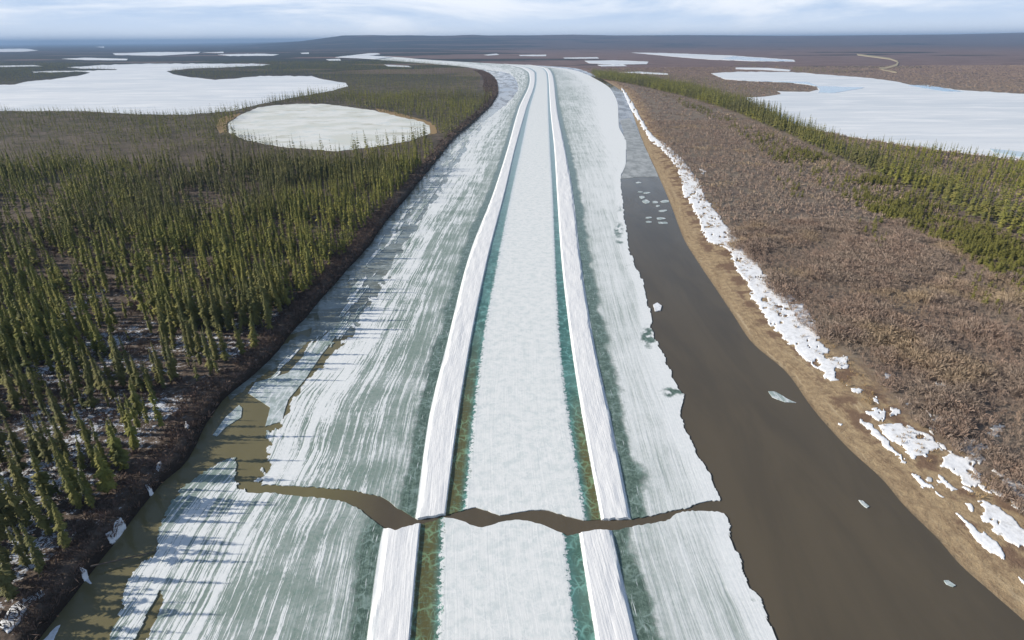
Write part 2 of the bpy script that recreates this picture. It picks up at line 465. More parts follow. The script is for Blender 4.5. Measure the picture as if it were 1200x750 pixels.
zl = np.interp(dl, [0,.5,1.6,3.2,6,20], [-.25,.9,1.9,2.35,2.55,2.6])
zr = np.interp(dr, [0,1,5,15,28,40], [-.15,.08,.55,1.6,2.3,2.5])
Z = np.full((nR, nC), -3.0)
Z[:, nl:nl+nb] = -3*depth[:, None]+2.5*(1-depth[:, None])
zz = zl[:, :nl]; Z[:, :nl] = zz*depth[:, None]+2.5*(1-depth[:, None])
zz = zr[:, nl+nb:]; Z[:, nl+nb:] = zz*depth[:, None]+2.5*(1-depth[:, None])
amp = np.minimum(sm(0, 10, dl)+sm(12, 40, dr), 1)
Z += (fbm(X*.09, Y*.09, 3)-.5)*.5*amp*sm(900, 500, Y)
Z += hills(X, Y)
for r, j in ((dl, 0), (dr, 0)): pass
redd = np.clip(.5+ .28*sm(-.35, .35, X/np.maximum(Y, 1)) -.22*sm(.15, -.5, X/np.maximum(Y, 1)) - .10*sm(6500, 9000, Y)*sm(.6, 0, X/np.maximum(Y,1)), 0, 1)
side = np.zeros((nR, nC)); side[:, nl+nb//2:] = 1
side[Y > 4900] = 1
idx = np.arange(nR*nC).reshape(nR, nC)
F = np.stack([idx[:-1, :-1], idx[:-1, 1:], idx[1:, 1:], idx[1:, :-1]], -1).reshape(-1, 4)
g = link('ground', mesh('ground', np.stack([X, Y, Z], -1).reshape(-1, 3), F, MAT['ground'],
         {'dl': np.where(dl > 0, dl, np.where(side > 0, 60, 0)), 'dr': np.where(dr > 0, dr, 0), 'yy': np.sqrt(X**2*.5+Y**2), 'side': side, 'redd': redd}, True))
tag(g, kind='structure')
wv = [(-7000, -400, 0), (7000, -400, 0), (7000, 5500, 0), (-7000, 5500, 0)]
tag(link('river_water', mesh('river_water', wv, [(0, 1, 2, 3)], MAT['water'])), kind='structure')

# ------------------------------------------------------------------ river ice sheets
def sheet(name, lines, EL, ER, y_top_m, lower=False):
    """Upper sheet: Y from crack to far; lower: from crack towards the viewer."""
    ns = [200, 16, 12, 28, 12, 16, 120]
    key = ['bo','bi','ll','lr','ri','ro']
    fs = [line(lines[k], .1) for k in key]
    er = line(ER, .1)
    el = XL
    zone, fr = [], []
    for zi, n in enumerate(ns):
        for j in range(n): zone.append(zi); fr.append(j/n)
    zone.append(6); fr.append(1.0)
    zone = np.array(zone); fr = np.array(fr); nC = len(zone)
    if lower:
        base = np.linspace(0, 1, 230)
    else:
        yy = np.concatenate([np.arange(0, 420, 1.5), np.arange(420, 500, 1.0), np.arange(500, 548, .6)])
        base = yy/548.0
    nR = len(base)
    def lx(Yv):
        b = [el(Yv)]+[f(Yv) for f in fs]+[er(Yv)]
        for i in range(1, 8): b[i] = np.maximum(b[i], b[i-1]+.02)
        return b
    # start Y at the crack for each column
    crack = CL if lower else CU
    Y0 = np.full(nC, 105.0)
    for it in range(12):
        b = lx(Y0); B = np.array(b)
        Xc = B[zone, np.arange(nC)]*(1-fr)+B[zone+1, np.arange(nC)]*fr
        Y0 = .5*Y0+.5*crack(Xc)
    if lower:
        Yend = 30.0
        YY = Y0[None, :]+(Yend-Y0[None, :])*base[:, None]
    else:
        _, p0, _ = proj(np.zeros(nC), Y0, 0.2)
        _, pe, _ = proj(0, 4650, .2)
        py = p0[None, :]+(pe-p0[None, :])*base[:, None]
        _, YY = unproj(np.full(py.shape, 600.0), py, .2)
    b = lx(YY.ravel()); B = np.array(b).reshape(8, nR, nC)
    cc = np.arange(nC)
    lo = B[zone, :, cc].T; hi = B[zone+1, :, cc].T
    XX = lo+(hi-lo)*fr[None, :]
    u = XX-B[1]                     # metres right of the left bank's outer foot
    lt = np.where(zone[None, :] == 0, fr[None, :], 1.0)
    px, py, _ = proj(XX, YY, .2)
    zN = np.broadcast_to(zone[None, :], XX.shape); fN = np.broadcast_to(fr[None, :], XX.shape)
    low = fbm(XX*.03+9, YY*.012, 4); mid = fbm(XX*.12, YY*.12, 4)
    far = sm(300, 900, YY)
    # fields
    dlo = -(XX-B[1]); dro = XX-B[6]; der = B[7]-XX
    wb = np.zeros_like(XX); cl = np.zeros_like(XX); ol = np.zeros_like(XX); ln = np.zeros_like(XX); wr = np.zeros_like(XX); sa = np.zeros_like(XX); da = np.zeros_like(XX)
    L0 = zN == 0
    wl = .395+.20*sm(.66, .46, lt)*sm(.12, .30, lt)+.04*sm(.80,.95,lt)+.22*(low-.5)+.10*sm(250,500,YY)
    near = sm(18, 9, dlo)
    wl = wl*(1-near)+near*.46
    wb[L0] = wl[L0]
    sa[L0] = (.34*(1-near)+.10)[L0]
    strip = 3.8+1.0*sm(60, 200, YY)+5*(mid-.5)
    cl[L0] = (sm(strip*1.5, strip*.45, dlo)*.95)[L0]
    da[L0] = (sm(strip*1.6, strip*.9, dlo)*sm(600, 250, YY))[L0]
    Rz = zN == 6
    wrt = .50+.06*sm(5, 16, dro)+.25*sm(7, 1.5, der)+.20*(low-.5)
    farR = sm(430, 650, YY)
    wide = np.maximum(B[7]-B[6], 1)
    ff = dro/wide
    wrt = wrt+farR*(.34*sm(.55, .8, ff)-.10*sm(.5, .25, ff))
    wb[Rz] = wrt[Rz]; sa[Rz] = (.12+.03*far+.12*farR*sm(.55,.8,ff))[Rz]
    cl[Rz] = (sm(strip*1.7, strip*.5, dro)*.92)[Rz]
    da[Rz] = (sm(strip*1.6, strip*.2, dro)*sm(600, 250, YY))[Rz]
    for (bx, by, rx, ry, a) in ((788,460,13,6,1), (760,395,9,12,1), (725,270,6,9,.8), (727,283,5,3,.7), (884,702,5,3,.8), (726,245,6,5,.4), (735,312,8,4,.3)):
        cl += a*1.5*np.exp(-(((px-bx)/rx)**2+((py-by)/ry)**2)*1.1)*Rz*np.clip(fbm(XX*.35, YY*.5, 4)*2.6-.65, 0, 1)
    ol = sm(240, 110, YY)*(.55 if not lower else .8)*np.where(L0 | Rz, .6, 1)*sm(.2, .6, fbm(XX*.05, YY*.03+4, 3)+.12)
    for z, s in ((2, 1), (4, -1)):
        k = zN == z
        g_ = fN if s > 0 else 1-fN
        cl[k] = 1.0
        o = sm(.95, .45, g_)*sm(230, 130, YY) if s > 0 else sm(.9, .35, g_)*sm(165, 125, YY)
        if lower and s < 0: o = o*.25
        if lower and s > 0: o = sm(1.0, .5, g_)
        ol[k] = o[k]
        ln[k] = (sm(.62, 1.0, g_)*.5)[k]
    k = zN == 3; edge = np.minimum(fN, 1-fN)
    ln[k] = (.5+.8*sm(0, .10, edge))[k]; wb[k] = .7; cl[k] = sm(.07, .0, edge)[k]
    for z in (1, 5):
        k = zN == z; q_ = fN if z == 1 else 1-fN; wr[k] = (.25+.85*sm(.0, .34, q_)+(mid-.5)*1.3*sm(.6, .1, q_)+(low-.5)*.7*sm(.6, .1, q_))[k]; wb[k] = .9
    wr[:, np.where((zone == 1) & (fr == 0))[0]] = 0.2; wr[:, np.where((zone == 5) & (fr == 0))[0]] = 0.9
    # heights
    Zt = .22+(mid-.5)*.10*np.where(L0 | Rz, 1, .3)
    rag = 1.1*(mid-.5)
    for z in (1, 5):
        k = zN == z
        q = fN if z == 5 else 1-fN      # 0 at the road side
        prof = sm(0, .06, q)*sm(1.0, .86, q+rag*.15)
        Zt = Zt+np.where(k, prof*(.26+.22*fbm(XX*.5, YY*.12, 4)+.20*fbm(XX*.15, YY*.06, 3)), 0)
    for z in (2, 4): Zt = Zt-np.where(zN == z, .10*np.sin(np.pi*fN), 0)
    su = np.where(L0, lt*52, np.where(zN == 6, 90+dro, 60+u*.0+(XX-B[1])))
    # mask
    n1 = fbm(px*.16, py*.16, 4)-.5
    keep = np.ones_like(XX, bool)
    n4 = fbm(XX*.35, YY*.35, 4)-.5
    if not lower:
        mx, my = hermite(ME); o = np.argsort(my)
        mex = np.interp(py, my[o], mx[o])
        sc = sm(90, 200, py)*22+sm(300, 400, py)*10+1.5
        main = px > mex+n1*sc
        # loose ice between the bank and the main edge
        lbx, lby = hermite(LBANK); o = np.argsort(lby)
        lb = np.interp(py, lby[o], lbx[o])
        q = (px-lb)/np.maximum(mex-lb, 1)
        stk = fbm((XX-XL(YY))*.28+3, YY*.045, 4)
        patch = (py > 140) & (py < 470) & (q > .22) & (q < .93) & (stk > .50+.16*sm(.6, .2, q)-.06*sm(330, 230, py)+.10*sm(390,470,py))
        keep = (main | patch | ~L0)
        wb = np.where(L0 & patch & ~main, .50, wb); sa = np.where(L0 & patch & ~main, .30, sa)
        cl = np.where(L0 & patch & ~main, .15, cl)
    else:
        mx, my = hermite(LLE); o = np.argsort(my)
        mex = np.interp(py, my[o], mx[o])
        keep = (px > mex+n1*16) & ~((py < 572) & (px > 277+n1*14)) | ~L0
        lead = [(187,692),(177,713),(163,740),(150,765),(100,900),(112,900),(160,765),(172,748),(190,705)]
        keep &= ~inpoly(px+n1*6, py, lead)
    keep &= ~(Rz & (der < 1.3*(fbm(YY*.25, YY*.0+7, 3)*2-.4)*sm(600, 300, YY)+0*XX))
    kf = keep[:-1, :-1] & keep[1:, :-1] & keep[:-1, 1:] & keep[1:, 1:]
    idx = np.arange(nR*nC).reshape(nR, nC)
    q = np.stack([idx[:-1, :-1], idx[:-1, 1:], idx[1:, 1:], idx[1:, :-1]], -1)
    if lower: q = q[..., ::-1]
    F = q[kf]
    V = np.stack([XX, YY, Zt], -1).reshape(-1, 3)
    # skirts
    e = np.concatenate([F[:, [0, 1]], F[:, [1, 2]], F[:, [2, 3]], F[:, [3, 0]]])
    kk = e[:, 0].astype(np.int64)*len(V)+e[:, 1]; rk = e[:, 1].astype(np.int64)*len(V)+e[:, 0]
    be = e[~np.isin(kk, rk)]
    n0 = len(V)
    Vb = V.copy(); Vb[:, 2] = -.35
    used = np.unique(be); mp = np.zeros(n0, int); mp[used] = np.arange(len(used))+n0
    S = np.stack([be[:, 0], mp[be[:, 0]], mp[be[:, 1]], be[:, 1]], -1)
    V2 = np.concatenate([V, Vb[used]]); F2 = np.concatenate([F, S])
    A = {'su': su, 'sv': YY, 'wb': wb, 'cl': cl, 'ol': ol, 'ln': ln, 'wr': wr, 'sa': sa, 'da': da, 'oz': (L0 | Rz).astype(float), 'sf': np.maximum(Rz*.9, sm(250, 600, YY)*.5)}
    A = {k_: np.concatenate([v.ravel(), v.ravel()[used]]) for k_, v in A.items()}
    uq, inv = np.unique(F2, return_inverse=True)
    me = mesh(name, V2[uq], inv.reshape(F2.shape), MAT['ice'], {k_: v[uq] for k_, v in A.items()}, False)
    o = link(name, me)
    return o
tag(sheet('ice_road', U, None, UE, 0), kind='structure', group='river ice broken in two')
tag(sheet('ice_road', L, None, LE, 0, True), kind='structure', group='river ice broken in two')

# ------------------------------------------------------------------ polygons traced on the ground
def polyslab(name, pts, z0, z1, mat, jitter=1.0, seg=4.0, freq=.25, dome=0.0):
    """px outline -> ragged flat slab with thickness standing at its own place"""
    P = []
    n = len(pts)
    for i in range(n):
        a = np.array(pts[i], float); b = np.array(pts[(i+1) % n], float)
        d = np.hypot(*(b-a)); k = max(1, int(d/seg))
        nrm = np.array([-(b-a)[1], (b-a)[0]])/max(d, .01)
        for j in range(k):
            t = j/k; p = a+(b-a)*t
            off = (fbm(np.array(p[0]*freq), np.array(p[1]*freq*1.3+a[0]), 4)-.5)*2*jitter
            P.append(p+nrm*off*(1 if j else .5))
    P = np.array(P)
    X, Y = unproj(P[:, 0], P[:, 1], z1)
    area = np.sum(X*np.roll(Y, -1)-Y*np.roll(X, -1))
    if area < 0: X = X[::-1]; Y = Y[::-1]
    from mathutils.geometry import delaunay_2d_cdt
    from mathutils import Vector as V2_
    cx, cy = X.mean(), Y.mean(); m = len(X)
    vs_, es_, fs_, *_r = delaunay_2d_cdt([V2_((x-cx, y-cy)) for x, y in zip(X, Y)], [], [list(range(m))], 1, 1e-4)
    V = [(v[0]+cx, v[1]+cy, z1) for v in vs_]; n0 = len(V)
    T = []
    cnt = {}
    for f in fs_:
        f = list(f); T.append(f)
        for q in range(3):
            a, b = f[q], f[(q+1) % 3]; cnt[(a, b)] = 1
    V += [(v[0], v[1], z0) for v in V[:n0]]
    for (a, b) in list(cnt):
        if (b, a) not in cnt: T += [[b, a, a+n0], [b, a+n0, b+n0]]
    me = mesh(name, V, T, mat)
    return link(name, me)

LZ = 2.9
lakes = {
 'big_left': [(-420,97),(0,99.5),(17,99),(32,95.5),(65,92.5),(95,88),(106,85),(95,84),(40,85),(38,83.6),(95,82.8),(135,82),(138,80.8),(95,80.3),(78,79),(110,76.6),(140,75.5),
              (175,74.5),(240,74.5),(300,74.8),(318,76),(300,77.2),(262,79),(225,80.2),(195,83.4),(203,87),(220,90),(252,93.5),(280,91.5),(305,89),(365,89),(374,92),(405,97),(408,101),(390,106),
              (345,114),(300,123),(270,130),(220,134),(170,134),(100,130),(0,130),(-450,133)],
 'round': [(267,145),(281,135),(302,126),(324,123),(351,121.5),(383,122),(407,125),(437,129),(464,136),(493,142),(503,147),(504,156),(480,165),(440,172),(394,177),(330,172),(288,164),(268,155)],
 'big_right': [(833,86),(850,84.6),(870,84),(929,84.5),(967,87.5),(1013,91),(1048,95),(1066,99),(1098,102.5),(1130,106),(1200,110),(1400,118),(1700,130),(1700,230),(1400,205),(1300,198),(1200,188),(1112,177),
               (1054,169),(996,160),(937,148),(900,132),(880,121),(873,114.5),(902,112.5),(916,110),(911,106.5),(930,107.5),(948,107.5),(959,105),(957,101.5),(946,99),(923,96.5),(879,95),(850,93)],
}
far = [
 [(740,61.6),(780,62),(860,65.2),(930,70),(932,72),(880,71.6),(830,69.6),(780,65.6)],
 [(685,71.2),(720,70.6),(760,72.2),(758,75),(720,75.6),(690,74)],
 [(700,76),(730,75.6),(735,77.4),(705,77.6)],
 [(862,79),(900,79.4),(927,81.8),(925,83.4),(890,81.6),(862,80.8)],
 [(725,84.5),(750,84),(783,86),(783,87.4),(750,86)],
 [(132,62.5),(180,61),(235,60.7),(232,62.6),(187,65.2),(135,64.4)],
 [(72,69),(100,67.6),(150,69),(148,70.6),(100,70.2)],
 [(0,77),(40,76.2),(50,77.6),(0,78.6)],
 [(-60,57.8),(30,57),(45,59),(28,60.6),(-60,61.5)],
 [(112,55),(122,54.4),(122,55.8)],
 [(255,64),(300,62.8),(327,63.6),(320,65.2),(270,65.6)],
 [(237,61.5),(262,60.6),(262,62.2)],
 [(400,66.3),(432,62.4),(442,62.2),(446,63.4),(432,65.2),(460,66.8),(440,69.0),(392,67.2)],
 [(567,64.2),(582,62.8),(585,64.2),(572,65)],
 [(608,64.5),(640,64),(640,65.6),(610,65.6)],
 [(465,57.5),(485,57),(490,58.6),(470,59)],
 [(382,69.6),(398,68.8),(400,71),(386,71)],
 [(450,75.6),(478,77),(482,78.6),(455,77.6)],
 [(510,50.4),(540,49.8),(535,51.6),(512,51.8)],
 [(630,51.2),(650,50.6),(652,52),(632,52)],
 [(783,53.6),(812,54),(810,55.2),(785,54.8)],
 [(660,67.5),(700,67),(702,68.4),(662,68.6)],
 [(170,124.5),(180,124),(182,126),(172,126)],
 [(352,61.8),(362,61.4),(362,63),(354,63)],
 [(-300,66),(-200,65),(-190,67),(-300,68.4)],
]
tag(polyslab('frozen_lake', lakes['big_left'], 2.2, LZ, MAT['lake'], .7, 5, .2), kind='structure')
tag(polyslab('frozen_lake', lakes['round'], 2.2, LZ, MAT['pond'], 1.0, 3, .3), kind='structure')
tag(polyslab('frozen_lake', lakes['big_right'], 2.2, LZ, MAT['lake'], .8, 5, .2), kind='structure')
for p in far: tag(polyslab('frozen_lake', p, 2.0, 3.1, MAT['lake'], .3, 5, .2), kind='structure')
for p in ([(870,94.2),(923,95.2),(946,95.8),(958,100.6),(1013,102.3),(1010,103.6),(993,106.3),(978,108.8),(959,108.3),(961,105),(957,101.2),(946,98.6),(923,96.4)],
          [(1064,100.2),(1085,99.2),(1130,107.6),(1105,106.6),(1085,103.4)],
          [(1160,174),(1200,178),(1320,190),(1320,193),(1200,184),(1165,178)],
          [(860,66),(928,71),(930,71.8),(880,71.2),(845,68.6)]):
    tag(polyslab('meltwater', p, LZ-.1, LZ+.25, MAT['melt'], .4, 4, .3), kind='structure')
def ribbon(pts, w):
    a = [(x, y-w*.5) for x, y in pts]; b = [(x+w*.8, y+w*.5) for x, y in reversed(pts)]
    return a+b
for pts, w in (([(915,84.5),(925,81.6),(938,80),(948,78),(951,75.6),(945,73.6),(932,72.6)], 1.6), ([(1004,63.8),(1024,66.2),(1042,68.6),(1052,72),(1050,76),(1038,79.6),(1030,79.8)], 1.7),
               ([(1030,79.8),(1036,82),(1050,84.4)], 1.2), ([(865,50.5),(880,52.4),(905,56)], 1.0)):
    if pts[0][0] in (915,): continue
    tag(polyslab('gravel_road', ribbon(pts, w), 2.2, 4.2, MAT['road'], .15, 4, .3), kind='structure')
for p in ([(254,150),(256,140),(264,136),(282,132.5),(279,136),(266,143),(266,155),(258,156)], [(440,127),(452,128.5),(470,133.5),(497,140.5),(510,147),(512,156),(503,158),(500,146),(480,139),(462,136.2),(445,131.5)]):
    tag(polyslab('lake_shore', p, 2.2, 2.82, MAT['shore'], 1.2, 3, .3), kind='structure')
tag(polyslab('slush_ice', [(727,141),(738,138),(746,150),(757,175),(770,203),(771,207.5),(750,207),(727,209.5),(734,190),(734,168)], -.2, .10, MAT['slush'], .8, 3, .4), kind='structure')
lx_, ly_ = hermite(LBANK); mx_, my_ = hermite(ME)
o1 = np.argsort(ly_); o2 = np.argsort(my_)
yy_ = np.arange(128, 394, 4.0)
lp = [(float(np.interp(y, ly_[o1], lx_[o1]))-1.5, float(y)) for y in yy_]
rp = [(float(np.interp(y, my_[o2], mx_[o2]))+9, float(y)) for y in yy_[::-1]]
end = [(388,396),(384,388),(372,400),(362,399),(366,384),(352,388)]
tag(polyslab('wet_ice', lp+end[::-1]+rp, -.3, .055, MAT['wetice'], 1.0, 4, .4), kind='structure')
tag(polyslab('wet_ice', [(262,452),(278,441),(300,424),(330,405),(352,392),(366,396),(348,412),(325,430),(300,444),(286,458),(270,468)], -.3, .05, MAT['wetice'], 2.5, 2.5, .5), kind='structure')
ALLLAKES = list(lakes.values())+far

# ------------------------------------------------------------------ floes
S7 = lambda pts: [(850+x/2.143, 400+y/2.143) for x, y in pts]
S4 = lambda pts: [(x/2.143, 400+y/2.143) for x, y in pts]
Z2 = lambda pts: [(220+x/3.408, 360+y/3.408) for x, y in pts]
Z3 = lambda pts: [(60+x/3, 500+y/3) for x, y in pts]
def floe(pts, label, mat='floe', z1=.16, j=.5):
    o = polyslab('ice_floe', pts, -.3, z1, MAT[mat], j, 2.0, .6)
    return tag(o, label, 'ice floe', 'ice floes adrift in the river')
floe(S7([(108,125),(125,126),(160,146),(178,154),(150,152),(118,140)]), 'pointed pale floe drifting near the bend of the brown sandy shore')
floe(S7([(335,398),(345,400),(362,414),(356,418),(342,408)]), 'small white sliver floe alone in mid brown channel')
floe(S7([(549,600),(560,600),(579,612),(572,616),(556,610)]), 'small grey floe nearest the camera in the brown channel')
floe(Z2([(100,510),(150,440),(205,390),(217,402),(212,440),(150,480),(115,515)]), 'narrow blue-grey floe close under the dark forest bank')
floe(Z2([(375,455),(310,475),(330,400),(240,342),(270,300),(400,262),(490,165),(560,100),(590,118),(530,195),(470,285),(400,370)]),
     'long ragged bluish ice strip beside the narrow brown lead')
floe(Z2([(345,520),(360,500),(378,512),(365,528)]), 'little white ice chunk at the lower end of the narrow lead', 'snow', .3)
floe(S7([(-181,-92),(-171,-98),(-160,-90),(-163,-78),(-176,-76)]), 'white chunk lodged at the main ice edge beside brown channel', 'snow', .3)
for k, (x, y, a, b) in enumerate([(748,214,5,1.1),(750,225,4,1.0),(758,226,5,1.2),(752,231,4,2),(757,236,5,2.6),(768,237,5,1.5),(779,236,6,2),(771,241,3,1.3),(777,247,6,1.6),(760,255,5,1.4),(774,256,6,1.4),(761,260,4,1.2),(777,261,8,1.4)]):
    pts = [(x+a*math.cos(t)*random.uniform(.6, 1.1), y+b*math.sin(t)*random.uniform(.6, 1.1)) for t in np.linspace(0, 2*math.pi, 9)[:-1]]
    o = polyslab('ice_floe', pts, -.2, .12, MAT['floe'], .2, 1.5, .6)
    tag(o, 'small thin pale floe in the cluster on blue water below the grey slush', 'ice floe', 'ice floes adrift in the river')

# ------------------------------------------------------------------ snow patches on the right shore and left bank
def zr_at(X, Y):
    d = X-XR(Y)
    return np.interp(d, [0,1,5,15,28,40], [-.15,.08,.55,1.6,2.3,2.5])
def zl_at(X, Y):
    d = XL(Y)+bankjit(Y)-X
    return np.interp(d, [0,.5,1.6,3.2,6,20], [-.25,.9,1.9,2.35,2.55,2.6])
def gz(X, Y):
    z = np.where(X > (XL(Y)+XR(Y))/2, zr_at(X, Y), zl_at(X, Y))
    return z+(fbm(X*.09, Y*.09, 3)-.5)*.5*np.minimum(sm(0, 10, XL(Y)-X)+sm(12, 40, X-XR(Y)), 1)*sm(900, 500, Y)
def snowpatch(pts, label, mat='snow', rag=2.2, step=1.0, thick=.15, left=False, hole=.30):
    pp = np.array(pts, float)
    x0, x1 = pp[:, 0].min()-4, pp[:, 0].max()+4; y0, y1 = pp[:, 1].min()-4, pp[:, 1].max()+4
    gx = np.arange(x0, x1, step); gy = np.arange(y0, y1, step)
    GX, GY = np.meshgrid(gx, gy)
    Xw, Yw = unproj(GX, GY, 1.6)
    nx = (fbm(Xw*.22, Yw*.22, 4)-.5); ny = (fbm(Xw*.22+50, Yw*.22, 4)-.5)
    nx = nx+.8*(fbm(Xw*.9, Yw*.6, 3)-.5); ny = ny+.6*(fbm(Xw*.8+9, Yw*.8, 3)-.5)
    sc = rag*np.clip((GY-60)/250, .25, 1.4)
    K = inpoly(GX+nx*sc*4, GY+ny*sc*3, pts) & (fbm(Xw*.35+8, Yw*.35, 4) > hole)
    zg = zr_at(Xw, Yw) if not left else zl_at(Xw, Yw)
    zg = zg+(fbm(Xw*.09, Yw*.09, 3)-.5)*.5*np.minimum(sm(0, 10, XL(Yw)-Xw)+sm(12, 40, Xw-XR(Yw)), 1)*sm(900, 500, Yw)
    kf = K[:-1, :-1] & K[1:, :-1] & K[:-1, 1:] & K[1:, 1:]
    if rag != 2.0:
        lab = np.zeros(kf.shape, int); nlab = 0; best = 0; bl = 1
        for a in range(kf.shape[0]):
            for b_ in range(kf.shape[1]):
                if kf[a, b_] and not lab[a, b_]:
                    nlab += 1; st_ = [(a, b_)]; lab[a, b_] = nlab; cnt = 0
                    while st_:
                        u_, v_ = st_.pop(); cnt += 1
                        for u2, v2 in ((u_+1, v_), (u_-1, v_), (u_, v_+1), (u_, v_-1)):
                            if 0 <= u2 < kf.shape[0] and 0 <= v2 < kf.shape[1] and kf[u2, v2] and not lab[u2, v2]:
                                lab[u2, v2] = nlab; st_.append((u2, v2))
                    if cnt > best: best = cnt; bl = nlab
        kf = lab == bl
    # thickness grows inward
    cov = K.astype(float)
    for _ in range(3):
        c2 = cov.copy(); c2[1:-1, 1:-1] = (cov[1:-1, 1:-1]+cov[:-2, 1:-1]+cov[2:, 1:-1]+cov[1:-1, :-2]+cov[1:-1, 2:])/5; cov = c2
    Zt = zg+.06+thick*np.clip(cov*2-1, 0, 1)*(0.6+.8*fbm(Xw*.3, Yw*.3, 3))
    idx = np.arange(K.size).reshape(K.shape)
    q = np.stack([idx[1:, :-1], idx[1:, 1:], idx[:-1, 1:], idx[:-1, :-1]], -1)
    F = q[kf]
    if len(F) == 0: return None
    V = np.stack([Xw, Yw, Zt], -1).reshape(-1, 3)
    e = np.concatenate([F[:, [0, 1]], F[:, [1, 2]], F[:, [2, 3]], F[:, [3, 0]]])
    kk = e[:, 0].astype(np.int64)*len(V)+e[:, 1]; rk = e[:, 1].astype(np.int64)*len(V)+e[:, 0]
    be = e[~np.isin(kk, rk)]
    used = np.unique(be); mp = np.zeros(len(V), int); mp[used] = np.arange(len(used))+len(V)
    Vb = V[used].copy(); Vb[:, 2] -= .4
    S = np.stack([be[:, 0], mp[be[:, 0]], mp[be[:, 1]], be[:, 1]], -1)
    V2 = np.concatenate([V, Vb]); F2 = np.concatenate([F, S])
    uq, inv = np.unique(F2, return_inverse=True)
    o = link('snow_patch', mesh('snow_patch', V2[uq], inv.reshape(F2.shape), MAT[mat], None, True))
    return tag(o, label, 'snow patch', 'snow patches left along the shores')
strip = [(727,102),(737,124),(749,143),(762,165),(778,178),(793,197),(798,212),(800,227),(810,241),(818,256),(822,271),(831,283),(850,291),(857,299),(860,315),(876,331),(879,344),
         (892,363),(908,389),(930,408),(953,427),(972,445),(981,445),(978,433),(999,433),(993,419),(965,419),(975,411),(956,401),(965,398),(953,376),(940,357),(924,347),(908,338),(895,318),
         (879,302),(869,287),(854,269),(842,253),(826,230),(819,212),(801,188),(784,171),(766,159),(753,140),(743,121),(731,103)]
snowpatch(strip, 'very long ragged white snow strip running down the tan shore', rag=2.0, step=.9, hole=.24)
PT = [([(298,98),(330,103),(347,125),(335,142),(305,118)], 'small snow patch just past the lower end of the long snow strip', 'snow'),
      ([(355,175),(380,163),(402,183),(387,202),(360,192)], 'small oval snow patch above the broad slanting one', 'snow'),
      ([(332,192),(360,205),(400,240),(462,312),(430,292),(380,245)], 'thin sharp snow streak along the waterside of the shore slope', 'snow'),
      ([(388,208),(440,203),(520,248),(533,275),(500,292),(470,287),(440,272),(400,240)], 'broad slanting snow patch in the middle of the lower shore', 'snow'),
      ([(525,310),(560,288),(612,293),(648,350),(622,368),(590,348),(560,327)], 'ragged snow patch against the dry grass edge of the thicket', 'snow'),
      ([(478,328),(510,343),(524,372),(490,352)], 'short snow wedge low on the bare brown slope', 'snow'),
      ([(530,332),(560,348),(595,370),(570,378),(540,352)], 'narrow snow streak under the ragged patch by the grass', 'snow'),
      ([(638,398),(680,415),(760,495),(860,590),(860,640),(760,535),(700,502),(650,442)], 'large snow tongue at the picture edge of the sandy shore', 'snow'),
      ([(558,408),(600,433),(680,498),(708,556),(690,545),(650,512),(600,452)], 'long thin snow strip parallel to the large snow tongue', 'snow'),
      ([(668,370),(720,348),(760,378),(850,430),(840,470),(750,432),(720,422),(690,402)], 'greyish thin snow patch among dry shrubs at the picture edge', 'dsnow'),
      ([(478,188),(540,188),(578,213),(562,237),(510,222)], 'greyish snow remnant under the thicket edge above broad slanting patch', 'dsnow'),
      ([(568,260),(620,248),(653,280),(632,312),(590,292)], 'greyish snow remnant touching the brown thicket', 'dsnow'),
      ([(408,163),(437,173),(432,192),(411,182)], 'tiny snow patch between the oval one and the thicket', 'snow'),
      ([(370,138),(388,143),(385,155),(370,150)], 'tiny snow dab on the brown slope above the oval patch', 'snow'),
      ([(655,213),(692,218),(700,236),(670,240)], 'small greyish snow spot inside the brown thicket', 'dsnow'),
      ([(520,100),(560,108),(556,124),(526,116)], 'faint greyish snow spot high inside the brown thicket', 'dsnow'),
      ([(470,55),(510,60),(505,68),(475,66)], 'thin pale snow sliver in the thicket near the strip end', 'dsnow'),
      ([(725,583),(752,592),(800,630),(790,640),(750,612)], 'small snow wedge lowest on the shore at the picture edge', 'snow')]
for p, l, m in PT: snowpatch(S7(p), l, m, 2.4 if m == 'snow' else 4, .8, hole=.30)
for k in range(34):
    t_ = rng.random(); bx = 985+215*t_+rng.normal(0, 10); by = 448+165*t_-rng.random()*10+rng.normal(0, 20); a = 3+7*rng.random()*(.5+t_); b = a*.45
    snowpatch([(bx+a*math.cos(q)*rng.uniform(.6, 1.2)+.5*b*math.sin(q), by+(a*.6*math.cos(q)+b*math.sin(q))*rng.uniform(.7, 1.2)) for q in np.linspace(0, 6.28, 10)[:-1]],
              'small melting snow scrap scattered between the larger patches on the brown shore', 'snow' if k % 3 else 'dsnow', 1.6, .7, hole=.2)
snowpatch([(812,187),(818,188),(838,214),(846,232),(852,246),(846,240),(832,220),(820,203)], 'broken dotted snow line inside the thicket beside the long strip', 'dsnow', 1.6, .8, hole=.45)
PL = [([(283,492),(305,468),(325,450),(332,462),(312,486),(293,508)], 'bright snow wedge stuck on the dark left bank above the fallen trunk'),
      ([(218,572),(232,572),(250,598),(240,606),(226,594)], 'small snow dab on the dark bank below the fallen trunk'),
      ([(15,725),(60,678),(125,636),(138,646),(100,678),(45,748)], 'snow drift among bank shrubs in the bottom corner'),
      ([(110,745),(150,702),(172,690),(165,712),(140,760)], 'narrow snow edge at the waterline in the bottom corner'),
      ([(385,368),(398,360),(404,372),(392,380)], 'tiny snow dab on bank midway to the narrow floe'),
      ([(408,330),(420,312),(430,320),(416,336)], 'small bright snow dab on dark bank near the floe tip'),
      ([(483,225),(492,212),(500,222),(490,232)], 'small snow dab at the waterline below the narrow floe')]
